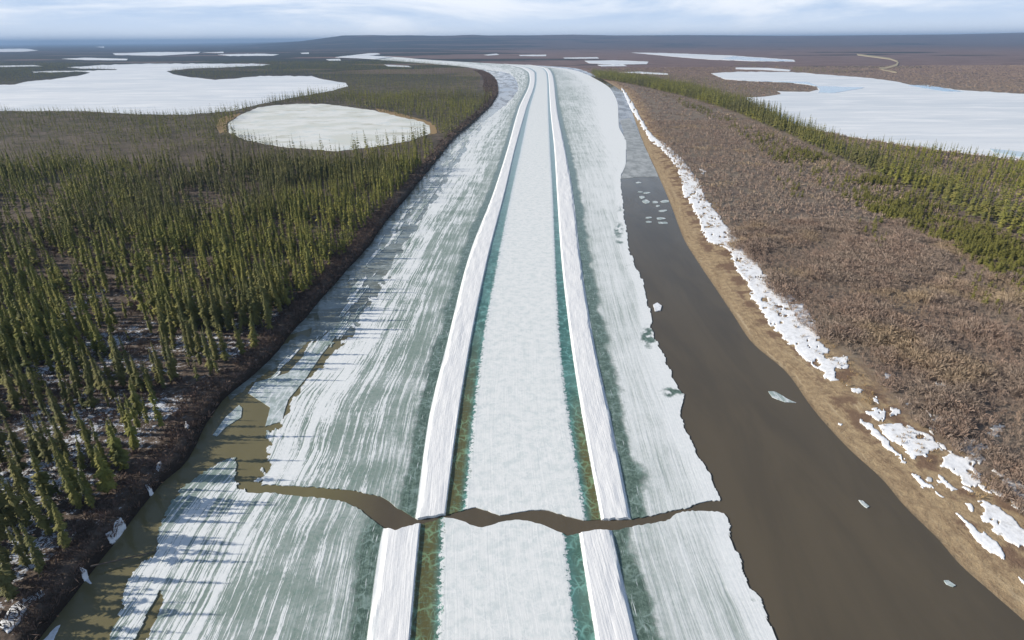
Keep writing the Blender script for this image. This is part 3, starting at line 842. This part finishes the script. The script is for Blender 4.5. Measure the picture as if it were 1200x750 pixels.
for p, l in PL: snowpatch([(x-9, y-2) for x, y in S4(p)], l, 'snow', 1.0, .7, left=True, hole=.2, thick=.2)

# ------------------------------------------------------------------ plant shapes
def spruce(nw, nb, seed, R0=.10, wfac=1.0, low=.10):
    r = np.random.default_rng(seed); V = []; F = []
    top = 1.0
    for k in range(nw):
        t = low+(1-low)*(k+r.random()*.6)/nw
        rad = R0*((1-t)**.72*.9+.10)*(1+.25*math.sin(t*23+seed))*(.75+.5*r.random())
        if t < low+.12: rad *= .7
        if t > .93: rad *= .55
        n = max(3, int(nb*(1-.45*t)))
        a0 = r.random()*6.28
        for j in range(n):
            a = a0+j*6.283/n+r.normal(0, .25)
            rr = rad*(.6+.65*r.random()); c, s = math.cos(a), math.sin(a)
            w = rr*.30*wfac+.004; z = t+r.normal(0, .006)
            d = rr*.42*(.6+.8*r.random())
            b = len(V)
            V += [(0, 0, z+.008), (c*rr*.55-s*w, s*rr*.55+c*w, z-d*.5-.006), (c*rr, s*rr, z-d), (c*rr*.55+s*w, s*rr*.55-c*w, z-d*.5-.006)]
            F += [(b, b+1, b+2), (b, b+2, b+3)]
    for a in (0, 2.1, 4.2):
        b = len(V)
        V += [(0, 0, 1.03), (.006*math.cos(a), .006*math.sin(a), .9), (.006*math.cos(a+2), .006*math.sin(a+2), .9)]
        F += [(b, b+1, b+2)]
    return np.array(V, float), np.array(F)
def trunk(n=6):
    V = []; F = []
    for z, r in ((-.02, .0095), (.45, .006), (.98, .0015)):
        for j in range(n): V.append((r*math.cos(j*6.283/n), r*math.sin(j*6.283/n), z))
    for k in range(2):
        for j in range(n):
            a = k*n+j; b = k*n+(j+1) % n
            F += [(a, b, b+n), (a, b+n, a+n)]
    return np.array(V, float), np.array(F)
def farspruce(seed):
    r = np.random.default_rng(seed); V = []; F = []
    for a in (.2, 1.25, 2.3):
        c, s = math.cos(a), math.sin(a)
        zs = [.05, .28, .3, .55, .57, .8, 1.0]
        for (z0, z1, w) in ((.04, .5, .085), (.3, .75, .07), (.6, 1.0, .045)):
            w *= .8+.4*r.random(); b = len(V)
            V += [(c*w, s*w, z0+r.random()*.05), (-c*w, -s*w, z0+r.random()*.05), (r.normal(0,.006), 0, z1)]
            F += [(b, b+1, b+2)]
    return np.array(V, float), np.array(F)
def shrub(n, seed, spread=.55, wd=.035):
    r = np.random.default_rng(seed); V = []; F = []
    for k in range(n):
        a = r.random()*6.283; b0 = r.random()*.22; lean = abs(r.normal(0, spread*.7)); h = .55+.5*r.random()
        if k % 3: # side twig starting part-way up
            z0 = .2+.45*r.random(); r0 = lean*z0+b0; h = min(h, z0+.45)
        else: z0 = 0; r0 = b0
        a2 = a+r.normal(0, .5)*(z0 > 0)
        c, s = math.cos(a), math.sin(a); c2, s2 = math.cos(a2), math.sin(a2)
        o = r.random()*3.14; w = wd*(.6+.8*r.random())
        b = len(V)
        tip = (c*r0+c2*lean*.8, s*r0+s2*lean*.8, h*(1-.25*lean))
        V += [(c*r0, s*r0, z0), (c*r0*.6+tip[0]*.45+w*math.cos(o), s*r0*.6+tip[1]*.45+w*math.sin(o), (z0+tip[2])/2+.05), tip,
              (c*r0*.6+tip[0]*.45-w*math.cos(o), s*r0*.6+tip[1]*.45-w*math.sin(o), (z0+tip[2])/2)]
        F += [(b, b+1, b+2), (b, b+2, b+3)]
    return np.array(V, float), np.array(F)

def scatter(protos, X, Y, Z, sz, sxy, tilt=.06):
    """many copies merged into arrays"""
    n = len(X); which = rng.integers(0, len(protos), n)
    VV = []; FF = []; off = 0
    for p, (V, F) in enumerate(protos):
        k = np.where(which == p)[0]
        if len(k) == 0: continue
        a = rng.random(len(k))*6.283; c, s = np.cos(a)[:, None], np.sin(a)[:, None]
        x = (V[None, :, 0]*c-V[None, :, 1]*s)*sxy[k][:, None]; y = (V[None, :, 0]*s+V[None, :, 1]*c)*sxy[k][:, None]
        z = V[None, :, 2]*sz[k][:, None]
        tx = rng.normal(0, tilt, len(k))[:, None]; ty = rng.normal(0, tilt, len(k))[:, None]
        P = np.stack([x+tx*z+X[k][:, None], y+ty*z+Y[k][:, None], z+Z[k][:, None]], -1).reshape(-1, 3)
        f = (F[None]+(np.arange(len(k))*len(V))[:, None, None]).reshape(-1, 3)+off
        VV.append(P); FF.append(f); off += len(P)
    return np.concatenate(VV), np.concatenate(FF)

# ------------------------------------------------------------------ where spruces stand
def inlakes(px, py, grow=0.0):
    r = np.zeros(px.shape, bool)
    for L_ in ALLLAKES: r |= inpoly(px, py, L_) | inpoly(px, py+grow, L_)
    return r
def cloud(n, y0, y1, x0f, x1f):
    """uniform points per ground area in a wedge"""
    Y = np.sqrt(rng.random(n)*(y1**2-y0**2)+y0**2)
    X = x0f*Y+(x1f-x0f)*Y*rng.random(n)
    return X, Y
def thin(X, Y, dmin):
    """drop points closer than dmin (grid hash)"""
    seen = {}; keep = np.zeros(len(X), bool)
    gx = np.floor(X/dmin).astype(int); gy = np.floor(Y/dmin).astype(int)
    for i in range(len(X)):
        ok = True
        for a in (-1, 0, 1):
            for b in (-1, 0, 1):
                for j in seen.get((gx[i]+a, gy[i]+b), ()):
                    if (X[i]-X[j])**2+(Y[i]-Y[j])**2 < dmin*dmin: ok = False; break
                if not ok: break
            if not ok: break
        if ok: seen.setdefault((gx[i], gy[i]), []).append(i); keep[i] = True
    return keep

def forest_left(n, y0, y1, dmin):
    X, Y = cloud(n, y0, y1, -1.35, .25)
    d = XL(Y)-X
    dens = fbm(X*.022+3, Y*.022+8, 4)
    far_ = sm(300, 900, Y)
    px, py, _ = proj(X, Y, 2.6)
    west = sm(-.25, -.75, X/Y)*sm(240, 420, Y)*sm(850, 600, Y)
    gaps = sm(.40, .56, fbm(X*.045+31, Y*.045+2, 3))
    ok = (d > 6.5) & (rng.random(len(X)) < (sm(.30-.05*far_, .56-.1*far_, dens)*.95*(.25+.75*gaps)+.03+.10*sm(190, 120, Y)*(d > 14)+.22*far_)*(1-.35*west)+.3*sm(60, 10, d)*sm(150, 260, Y))
    ok &= (px > -150) & (px < 720)
    ok &= ~inlakes(px, py, -1.0)
    # thin belt of shrubs right at the bend, bare of spruce
    ok &= ~((Y > 1200) & (d < 45))
    ok &= ~(inpoly(px, py, [(480,130),(505,145),(520,165),(510,180),(498,160)]))
    X, Y, d = X[ok], Y[ok], d[ok]
    k = thin(X, Y, dmin)
    return X[k], Y[k], d[k]
XA, YA, DA = forest_left(31000, 45, 520, 2.1)
XB, YB, DB = forest_left(30000, 520, 1250, 4.0)
XC, YC, DC = forest_left(170000, 1250, 3300, 6.5)
# right belt
BELT = [(690,84),(740,88),(800,98),(845,108),(870,116),(885,126),(905,137),(940,150),(1000,163),(1060,173),(1120,181),(1200,192),(1340,206),(1500,225),(1500,440),(1340,350),(1270,318),(1200,286),
        (1160,268),(1100,240),(1040,212),(980,186),(920,158),(860,132),(800,113),(740,99),(700,92)]
MAIN = [(690,86),(740,92),(800,104),(860,120),(900,138),(940,158),(1000,182),(1060,208),(1120,236),(1200,270),(1340,335),(1340,350),(1270,318),(1200,288),(1160,270),(1100,242),(1040,214),(980,188),(920,160),(860,134),(800,114),(740,100),(700,93)]
X, Y = cloud(420000, 150, 2500, .1, 1.25)
px, py, _ = proj(X, Y, 2.6)
inb = inpoly(px, py, BELT) & ~inlakes(px, py)
inm = inpoly(px, py, MAIN)
p = np.where(inm, .95, .5*sm(.35, .6, fbm(X*.02, Y*.02, 3))+.02)
k = inb & (rng.random(len(X)) < p); X, Y, inm = X[k], Y[k], inm[k]
k = thin(X, Y, 3.4); XD, YD, MD = X[k], Y[k], inm[k]
# islets and tongues of trees beyond
EX = [([(862,104),(885,102),(915,106),(900,112),(870,112)], .5), ([(930,80),(960,82),(1010,86),(960,86.5),(928,84.8)], .8), ([(860,75.5),(922,78),(922,78.8),(860,77)], .9),
      ([(700,80),(760,84),(835,95),(865,105),(850,106),(790,96),(735,87)], .5)]
XE, YE = cloud(60000, 1200, 4500, 0, .9)
px, py, _ = proj(XE, YE, 2.6)
kk = np.zeros(len(XE), bool)
for pl, pr in EX: kk |= inpoly(px, py, pl) & (rng.random(len(XE)) < pr)
kk &= ~inlakes(px, py)
XE, YE = XE[kk], YE[kk]

def heights(X, Y, base=12.5):
    h = base*(.62+.62*fbm(X*.03, Y*.03+20, 3))*np.clip(rng.normal(1, .17, len(X)), .5, 1.35)
    return h
HA = heights(XA, YA, 15.8)
_s = rng.random(len(HA)) < .16; HA[_s] *= .5
HB = heights(XB, YB, 16)*(1-.35*sm(-.25, -.75, XB/YB)); HC = heights(XC, YC, 14)
HD = heights(XD, YD, 19)*np.where(MD, 1.0, .6); HE = heights(XE, YE, 12)

# 300 spruces that show largest
px, py, zc = proj(XA, YA, 6.0)
vis = (px > -8) & (px < 1208) & (py > 0) & (py < 790)
size = np.where(vis, HA/zc*680, 0)
order = np.argsort(-size)
NB = 300
big = order[:NB]; rest = np.setdiff1d(np.arange(len(XA)), big)
protoN = [spruce(30, 11, s, .115 if s % 2 else .098) for s in range(7)]
tr = trunk()
crown_me = [mesh('crown', V, F, MAT['needle']) for V, F in protoN]
trunk_me = mesh('trunk', *tr, MAT['bark'])
lead_h = np.argmax(HA[big]); lean_i = 5
tip_near = np.argmin(YA[big]+np.abs(XA[big])*.3)
ZA = gz(XA, YA)
def spruce_label(i, n):
    if n == lead_h: return 'tallest dark olive spruce rising above its neighbours in the riverside forest'
    d, h = DA[i], HA[i]
    a = 'short young' if h < 8 else 'tall narrow' if h > 13.5 else 'slender'
    if d < 14: return a+' olive spruce in the front row along the brown shrubby bank'
    if d < 40: return a+' olive spruce on snow-flecked ground a few rows behind the bank'
    return a+' olive spruce deep in the forest at the picture edge'
for n, i in enumerate(big):
    e = bpy.data.objects.new('spruce_tree', None); COL.objects.link(e)
    e.location = (XA[i], YA[i], ZA[i]-.1)
    e.rotation_euler = (rng.normal(0, .05), rng.normal(0, .05), rng.random()*6.28)
    h = HA[i]; w = h*(.80+.34*rng.random())*(1.25 if h < 9 else 1)
    e.scale = (w, w, h)
    tag(e, spruce_label(i, n), 'tree', 'spruces of the riverside forest')
    link('crown', crown_me[n % 7], e); link('trunk', trunk_me, e)
def joinp(a, b):
    return np.concatenate([a[0], b[0]]), np.concatenate([a[1], b[1]+len(a[0])])
protoM = [spruce(20, 8, s+20, .115 if s % 2 else .10, 1.25) for s in range(5)]
protoF = [spruce(11, 6, s+40, .115, 1.5) for s in range(4)]
protoX = [spruce(4, 4, s+60, .12, 2.0) for s in range(4)]
def wd(h): return h*(.76+.34*rng.random(len(h)))
V, F = scatter([protoM[i] for i in range(5)], XA[rest], YA[rest], ZA[rest], HA[rest], wd(HA[rest]))
V2, F2 = scatter(protoF, XB, YB, np.full(len(XB), 2.5), HB, wd(HB)*1.15)
V3, F3 = scatter(protoX, XC, YC, np.full(len(XC), 2.5), HC, HC*1.25)
Vt = np.concatenate([V, V2, V3]); Ft = np.concatenate([F, F2+len(V), F3+len(V)+len(V2)])
tag(link('spruce_forest', mesh('spruce_forest', Vt, Ft, MAT['needle'])), 'dense olive spruce forest covering the land around the lakes', 'forest', kind='stuff')
nearb = YD < 900
V, F = scatter(protoM[:3], XD[nearb], YD[nearb], np.full(nearb.sum(), 2.4), HD[nearb], wd(HD[nearb])*1.15)
V2, F2 = scatter(protoF, XD[~nearb], YD[~nearb], np.full((~nearb).sum(), 2.4), HD[~nearb], wd(HD[~nearb])*1.4)
V3, F3 = scatter(protoX, XE, YE, np.full(len(XE), 2.5), HE, HE*1.6)
tag(link('spruce_belt', mesh('spruce_belt', np.concatenate([V, V2, V3]), np.concatenate([F, F2+len(V), F3+len(V)+len(V2)]), MAT['needle'])),
    'belt of dark spruces between the brown thicket and the frozen lake', 'forest', kind='stuff')

# ------------------------------------------------------------------ young green spruces in the thicket
YPOLY = [([(905,160),(980,190),(1060,222),(1130,258),(1200,290),(1300,335),(1300,420),(1200,345),(1130,300),(1060,265),(1000,240),(940,205)], 2600),
         ([(830,128),(905,160),(940,205),(900,185)], 180), ([(760,103),(830,128),(880,165),(820,135)], 120),
         ([(1000,255),(1030,258),(1045,285),(1030,296),(1010,275)], 24), ([(1110,290),(1170,290),(1210,320),(1210,370),(1120,320)], 46),
         ([(1100,320),(1180,345),(1210,380),(1205,385),(1110,350)], 12), ([(925,200),(945,210),(945,235),(925,230)], 18),
         ([(905,205),(925,212),(920,225)], 8), ([(1135,330),(1165,335),(1168,358),(1140,355)], 8)]
sx = []; sy = []; sl = []
for q, (pl, n) in enumerate(YPOLY):
    pl_ = np.array(pl, float)
    a = rng.uniform(pl_[:, 0].min(), pl_[:, 0].max(), 20*n); b = rng.uniform(pl_[:, 1].min(), pl_[:, 1].max(), 20*n)
    k = inpoly(a, b, pl); a, b = a[k], b[k]
    Xq, Yq = unproj(a, b, 2.4)
    if n > 100:
        k = rng.random(len(a)) < sm(.42, .6, fbm(Xq*.03, Yq*.03, 3))*.8+.1
        Xq, Yq = Xq[k], Yq[k]
    sx.append(Xq[:n]); sy.append(Yq[:n]); sl.append(np.full(min(n, len(Xq)), q))
sx = np.concatenate(sx); sy = np.concatenate(sy); sl = np.concatenate(sl)
sh = rng.uniform(2.6, 5.2, len(sx))*np.where(sl < 3, 1.35, 1.1)
_, _, zc = proj(sx, sy, 3)
px, py, _ = proj(sx, sy, 3); vis = (px < 1205) & (px > 0)
o_ = np.argsort(-np.where(vis, sh/zc, 0)); top = o_[:290]; rest_ = o_[290:]
protoY = [spruce(12, 8, s+70, .26, 1.3, .04) for s in range(4)]
ycm = [mesh('crown', V, F, MAT['young']) for V, F in protoY]
for n, i in enumerate(top):
    e = bpy.data.objects.new('young_spruce', None); COL.objects.link(e)
    e.location = (sx[i], sy[i], 2.3); e.rotation_euler = (0, 0, rng.random()*6.28)
    e.scale = (sh[i], sh[i], sh[i])
    lab = 'small yellow-green young spruce at the thicket side of the spruce belt' if sl[i] < 3 else 'small bright yellow-green young spruce standing out alone in brown willow thicket'
    tag(e, lab, 'young tree', 'young spruces in the thicket')
    link('crown', ycm[n % 4], e); link('trunk', trunk_me, e)
V, F = scatter(protoY, sx[rest_], sy[rest_], np.full(len(rest_), 2.3), sh[rest_], sh[rest_])
tag(link('young_spruce_growth', mesh('young_spruce_growth', V, F, MAT['young'])), 'fringe of young yellow-green spruces along the far spruce belt', 'undergrowth', kind='stuff')

# ------------------------------------------------------------------ willow thickets
def willows(n, y0, y1, dmin, d0=24, d1=None):
    X, Y = cloud(n, y0, y1, .05, 1.35)
    d = X-XR(Y)
    px, py, _ = proj(X, Y, 2.5)
    ed = d0+(fbm(X*.08, Y*.08, 3)-.5)*14
    ok = (d > ed*np.where(Y < 300, 1, sm(900, 300, Y)*.5+.5)) & ~inpoly(px, py, MAIN)
    ok &= ~inlakes(px, py, -1)
    if d1: ok &= d < d1
    ok &= rng.random(len(X)) < .5+1.2*sm(.30, .55, fbm(X*.06, Y*.06+6, 4))
    X, Y = X[ok], Y[ok]
    k = thin(X, Y, dmin)
    return X[k], Y[k]
WX1, WY1 = willows(60000, 45, 330, 1.5)
WX2, WY2 = willows(50000, 330, 800, 3.0)
WX3, WY3 = willows(50000, 800, 2400, 6)
WH = 1.9+2.3*sm(.3,.7,fbm(WX1*.07, WY1*.07, 3))*np.clip(rng.normal(1, .2, len(WX1)), .6, 1.5)
px, py, zc = proj(WX1, WY1, 3.5); vis = (px > 0) & (px < 1200) & (py > 0) & (py < 755)
o_ = np.argsort(-np.where(vis, WH/zc, 0)); wtop = o_[:300]; wrest = o_[300:]
protoS = [shrub(120, s, .34, .016) for s in range(6)]
protoS2 = [shrub(60, s+10, .34, .016) for s in range(5)]
protoS3 = [shrub(18, s+20, .4, .055) for s in range(4)]
wme = [mesh('willow_shrub', V, F, MAT['twig']) for V, F in protoS]
wz = gz(WX1, WY1)
for n, i in enumerate(wtop):
    o = link('willow_shrub', wme[n % 6], None, (WX1[i], WY1[i], wz[i]-.05))
    o.rotation_euler = (0, 0, rng.random()*6.28); h = WH[i]; o.scale = (h*1.1, h*1.1, h)
    d = WX1[i]-XR(WY1[i])
    tag(o, 'bare grey-brown willow shrub at the shore edge of the thicket beside snow patches' if d < 34 else 'bare grey-brown willow shrub inside the near end of the thicket', 'shrub', 'leafless willow shrubs')
V, F = scatter(protoS2, WX1[wrest], WY1[wrest], wz[wrest], WH[wrest], WH[wrest]*1.1, .03)
h2 = rng.uniform(2, 3.6, len(WX2)); V2, F2 = scatter(protoS3, WX2, WY2, np.full(len(WX2), 2.35), h2, h2*1.5, .03)
h3 = rng.uniform(2, 3.6, len(WX3)); V3, F3 = scatter(protoS3, WX3, WY3, np.full(len(WX3), 2.35), h3, h3*2.6, .03)
tag(link('willow_thicket', mesh('willow_thicket', np.concatenate([V, V2, V3]), np.concatenate([F, F2+len(V), F3+len(V)+len(V2)]), MAT['twig'])),
    'brown leafless willow thicket behind the sandy shore', 'thicket', kind='stuff')
# dry grass fringe on the shore
X, Y = cloud(60000, 45, 700, .05, 1.3)
d = X-XR(Y); e = 19+(fbm(X*.07, Y*.07+3, 4)-.5)*22
k = (d > e*.82) & (d < e+9) & (rng.random(len(X)) < .9) & (fbm(X*.2,Y*.2,3) > .42)
X, Y = X[k], Y[k]; h = rng.uniform(.5, 1.5, len(X))
V, F = scatter([shrub(14, s+50, .5, .05) for s in range(4)], X, Y, zr_at(X, Y), h, h*1.3, .03)
tag(link('dry_grass', mesh('dry_grass', V, F, MAT['grass'])), 'tan dry grass fringe between sandy shore and thicket', 'grass', kind='stuff')
# brown undergrowth on the left bank and in the forest
X, Y = cloud(110000, 45, 420, -1.3, .05)
d = XL(Y)+bankjit(Y)-X
p = np.where(d < 9, .85, .16*sm(.4, .62, fbm(X*.06, Y*.06, 3))+.03)*sm(420, 300, Y)
p = np.where((d < 9), p, p*(d < 220))
k = (d > .3) & (rng.random(len(X)) < p); X, Y, d = X[k], Y[k], d[k]
k = thin(X, Y, 1.0); X, Y, d = X[k], Y[k], d[k]
h = rng.uniform(1.0, 2.4, len(X))
V, F = scatter([shrub(26, s+80, .7, .05) for s in range(5)], X, Y, zl_at(X, Y), h, h*1.1, .04)
X, Y = cloud(300000, 420, 2300, -.5, .1)
d = XL(Y)-X; ww = 10+25*sm(900, 1500, Y)
k = (d > .5) & (d < ww) & (rng.random(len(X)) < .8); X, Y = X[k], Y[k]
k = thin(X, Y, 2.4); X, Y = X[k], Y[k]; h = rng.uniform(1.5, 3, len(X))
V2, F2 = scatter([shrub(12, s+90, .7, .10) for s in range(4)], X, Y, np.minimum(zl_at(X, Y), 2.5), h, h*1.5, .04)
tag(link('bank_undergrowth', mesh('bank_undergrowth', np.concatenate([V, V2]), np.concatenate([F, F2+len(V)]), MAT['dtwig'])),
    'brown leafless undergrowth on the forest side bank', 'undergrowth', kind='stuff')

# ------------------------------------------------------------------ fallen trunks
def log(p0, p1, r0, r1, label, branches=8):
    P0 = np.array([*[float(v) for v in unproj(*p0, .3)], .5]); P1 = np.array([*[float(v) for v in unproj(*p1, .1)], .05])
    P0[2] = 1.4 if p0[0] < 130 else 2.4
    ax = P1-P0; Ln = np.linalg.norm(ax); ax /= Ln
    s = np.cross(ax, [0, 0, 1]); s /= np.linalg.norm(s); u = np.cross(s, ax)
    V = []; F = []; n = 8
    for k in range(9):
        t = k/8; r = r0+(r1-r0)*t; c = P0+ax*Ln*t+u*.12*math.sin(t*5)+s*.25*math.sin(t*4)
        for j in range(n): V.append(c+r*(math.cos(j*6.283/n)*s+math.sin(j*6.283/n)*u))
    for k in range(8):
        for j in range(n):
            a = k*n+j; b = k*n+(j+1) % n; F += [(a, b, b+n), (a, b+n, a+n)]
    for k in range(branches):
        t = .3+.65*k/branches; c = P0+ax*Ln*t+u*.12*math.sin(t*5)+s*.25*math.sin(t*4); sg = 1 if k % 2 else -1
        tip = c+s*sg*(.6+.8*random.random())+u*random.uniform(.1, .7)+ax*.6
        b = len(V); V += [c+ax*.05, c-ax*.05, c+u*.05, tip]; F += [(b, b+1, b+3), (b+1, b+2, b+3), (b+2, b, b+3)]
    o = link('fallen_tree', mesh('fallen_tree', V, F, MAT['bark'], None, True))
    tag(o, label, 'fallen tree', 'trees fallen from the bank')
log((108,668), (198,642), .20, .06, 'dark fallen tree trunk reaching from the bank out to the ice', 12)
log((262,402), (302,432), .14, .05, 'pale leaning dead trunk tipped over the dark bank', 6)
log((236,420), (290,414), .12, .05, 'pale dead trunk lying flat on top of the bank', 5)

# ------------------------------------------------------------------ haze
hv = []
B = 66000
for z in (-8, 290):
    hv += [(-B, -3000, z), (B, -3000, z), (B, B, z), (-B, B, z)]
me = mesh('haze', hv, [(0,3,2,1),(4,5,6,7),(0,1,5,4),(1,2,6,5),(2,3,7,6),(3,0,4,7)], MAT['water'])
me.materials.clear()
hm = bpy.data.materials.new('haze_air'); hm.use_nodes = True; nt = hm.node_tree; nt.nodes.clear()
out = nt.nodes.new('ShaderNodeOutputMaterial'); pv = nt.nodes.new('ShaderNodeVolumePrincipled')
pv.inputs['Density'].default_value = 5.0e-5; pv.inputs['Color'].default_value = (.30, .45, .68, 1)
pv.inputs['Anisotropy'].default_value = 0.0
nt.links.new(pv.outputs[0], out.inputs['Volume']); me.materials.append(hm)
tag(link('haze', me), kind='stuff')

# ------------------------------------------------------------------ sky, sun, camera
SUN_EL = R(23)
world = bpy.data.worlds.new("World"); scene.world = world; world.use_nodes = True
nt = world.node_tree; bg = nt.nodes['Background']
sky = nt.nodes.new('ShaderNodeTexSky'); sky.sky_type = 'NISHITA'; sky.sun_disc = False
sky.sun_elevation = SUN_EL; sky.sun_rotation = R(-90); sky.altitude = 100; sky.air_density = 1.0; sky.dust_density = .6; sky.ozone_density = 2.0
tc = nt.nodes.new('ShaderNodeTexCoord')
def W(k, **kw):
    o = nt.nodes.new(k)
    for a, v in kw.items(): setattr(o, a, v)
    return o
mp = W('ShaderNodeMapping'); mp.inputs['Scale'].default_value = (1.3, 1.3, 9)
nt.links.new(tc.outputs['Generated'], mp.inputs[0])
nz = W('ShaderNodeTexNoise'); nz.inputs['Scale'].default_value = 1.5; nz.inputs['Detail'].default_value = 8; nz.inputs['Roughness'].default_value = .6; nz.inputs['Distortion'].default_value = .5
nt.links.new(mp.outputs[0], nz.inputs['Vector'])
mr = W('ShaderNodeMapRange', interpolation_type='SMOOTHSTEP'); mr.inputs[1].default_value = .40; mr.inputs[2].default_value = .62
nt.links.new(nz.outputs[0], mr.inputs[0])
cm = W('ShaderNodeMix', data_type='RGBA'); cm.inputs[6].default_value = (5.0, 6.6, 9.0, 1); cm.inputs[7].default_value = (9.6, 10.1, 10.9, 1)
nt.links.new(mr.outputs[0], cm.inputs[0])
sx_ = W('ShaderNodeSeparateXYZ'); nt.links.new(tc.outputs['Generated'], sx_.inputs[0])
hz = W('ShaderNodeMapRange', interpolation_type='SMOOTHSTEP'); hz.inputs[1].default_value = .004; hz.inputs[2].default_value = .045; hz.inputs[3].default_value = .65; hz.inputs[4].default_value = 0
nt.links.new(sx_.outputs[2], hz.inputs[0])
c2 = W('ShaderNodeMix', data_type='RGBA'); c2.inputs[7].default_value = (10.6, 11.2, 12.0, 1)
nt.links.new(hz.outputs[0], c2.inputs[0]); nt.links.new(cm.outputs[2], c2.inputs[6])
up = W('ShaderNodeMapRange', interpolation_type='SMOOTHSTEP'); up.inputs[1].default_value = .08; up.inputs[2].default_value = .32; up.inputs[3].default_value = 1; up.inputs[4].default_value = .08
nt.links.new(sx_.outputs[2], up.inputs[0])
mx = W('ShaderNodeMix', data_type='RGBA')
nt.links.new(up.outputs[0], mx.inputs[0]); nt.links.new(sky.outputs[0], mx.inputs[6]); nt.links.new(c2.outputs[2], mx.inputs[7])
nt.links.new(mx.outputs[2], bg.inputs['Color'])
bg.inputs['Strength'].default_value = .085
sl_ = bpy.data.lights.new('sun', 'SUN'); sl_.energy = 4.9; sl_.angle = R(.5); sl_.color = (1, .935, .83)
so = bpy.data.objects.new('sun', sl_); COL.objects.link(so)
from mathutils import Vector, Matrix
so.rotation_euler = Vector((math.cos(SUN_EL), -.03, -math.sin(SUN_EL))).to_track_quat('-Z', 'Y').to_euler()
so.location = (-50, 0, 300)
cd = bpy.data.cameras.new('camera'); cam = bpy.data.objects.new('camera', cd); COL.objects.link(cam)
cd.sensor_width = 36; cd.lens = 36*FPX/1200; cd.clip_start = 1; cd.clip_end = 150000
M = Matrix(((_RT[0], _UP[0], -_F[0], 0), (_RT[1], _UP[1], -_F[1], 0), (_RT[2], _UP[2], -_F[2], 100), (0, 0, 0, 1)))
cam.matrix_world = M
scene.camera = cam
vs = scene.view_settings
vs.view_transform = 'Standard'; vs.look = 'None'; vs.gamma = 1; vs.exposure = .28; vs.use_curve_mapping = False
scene.cycles.max_bounces = 5; scene.cycles.volume_bounces = 1; scene.cycles.use_denoising = True
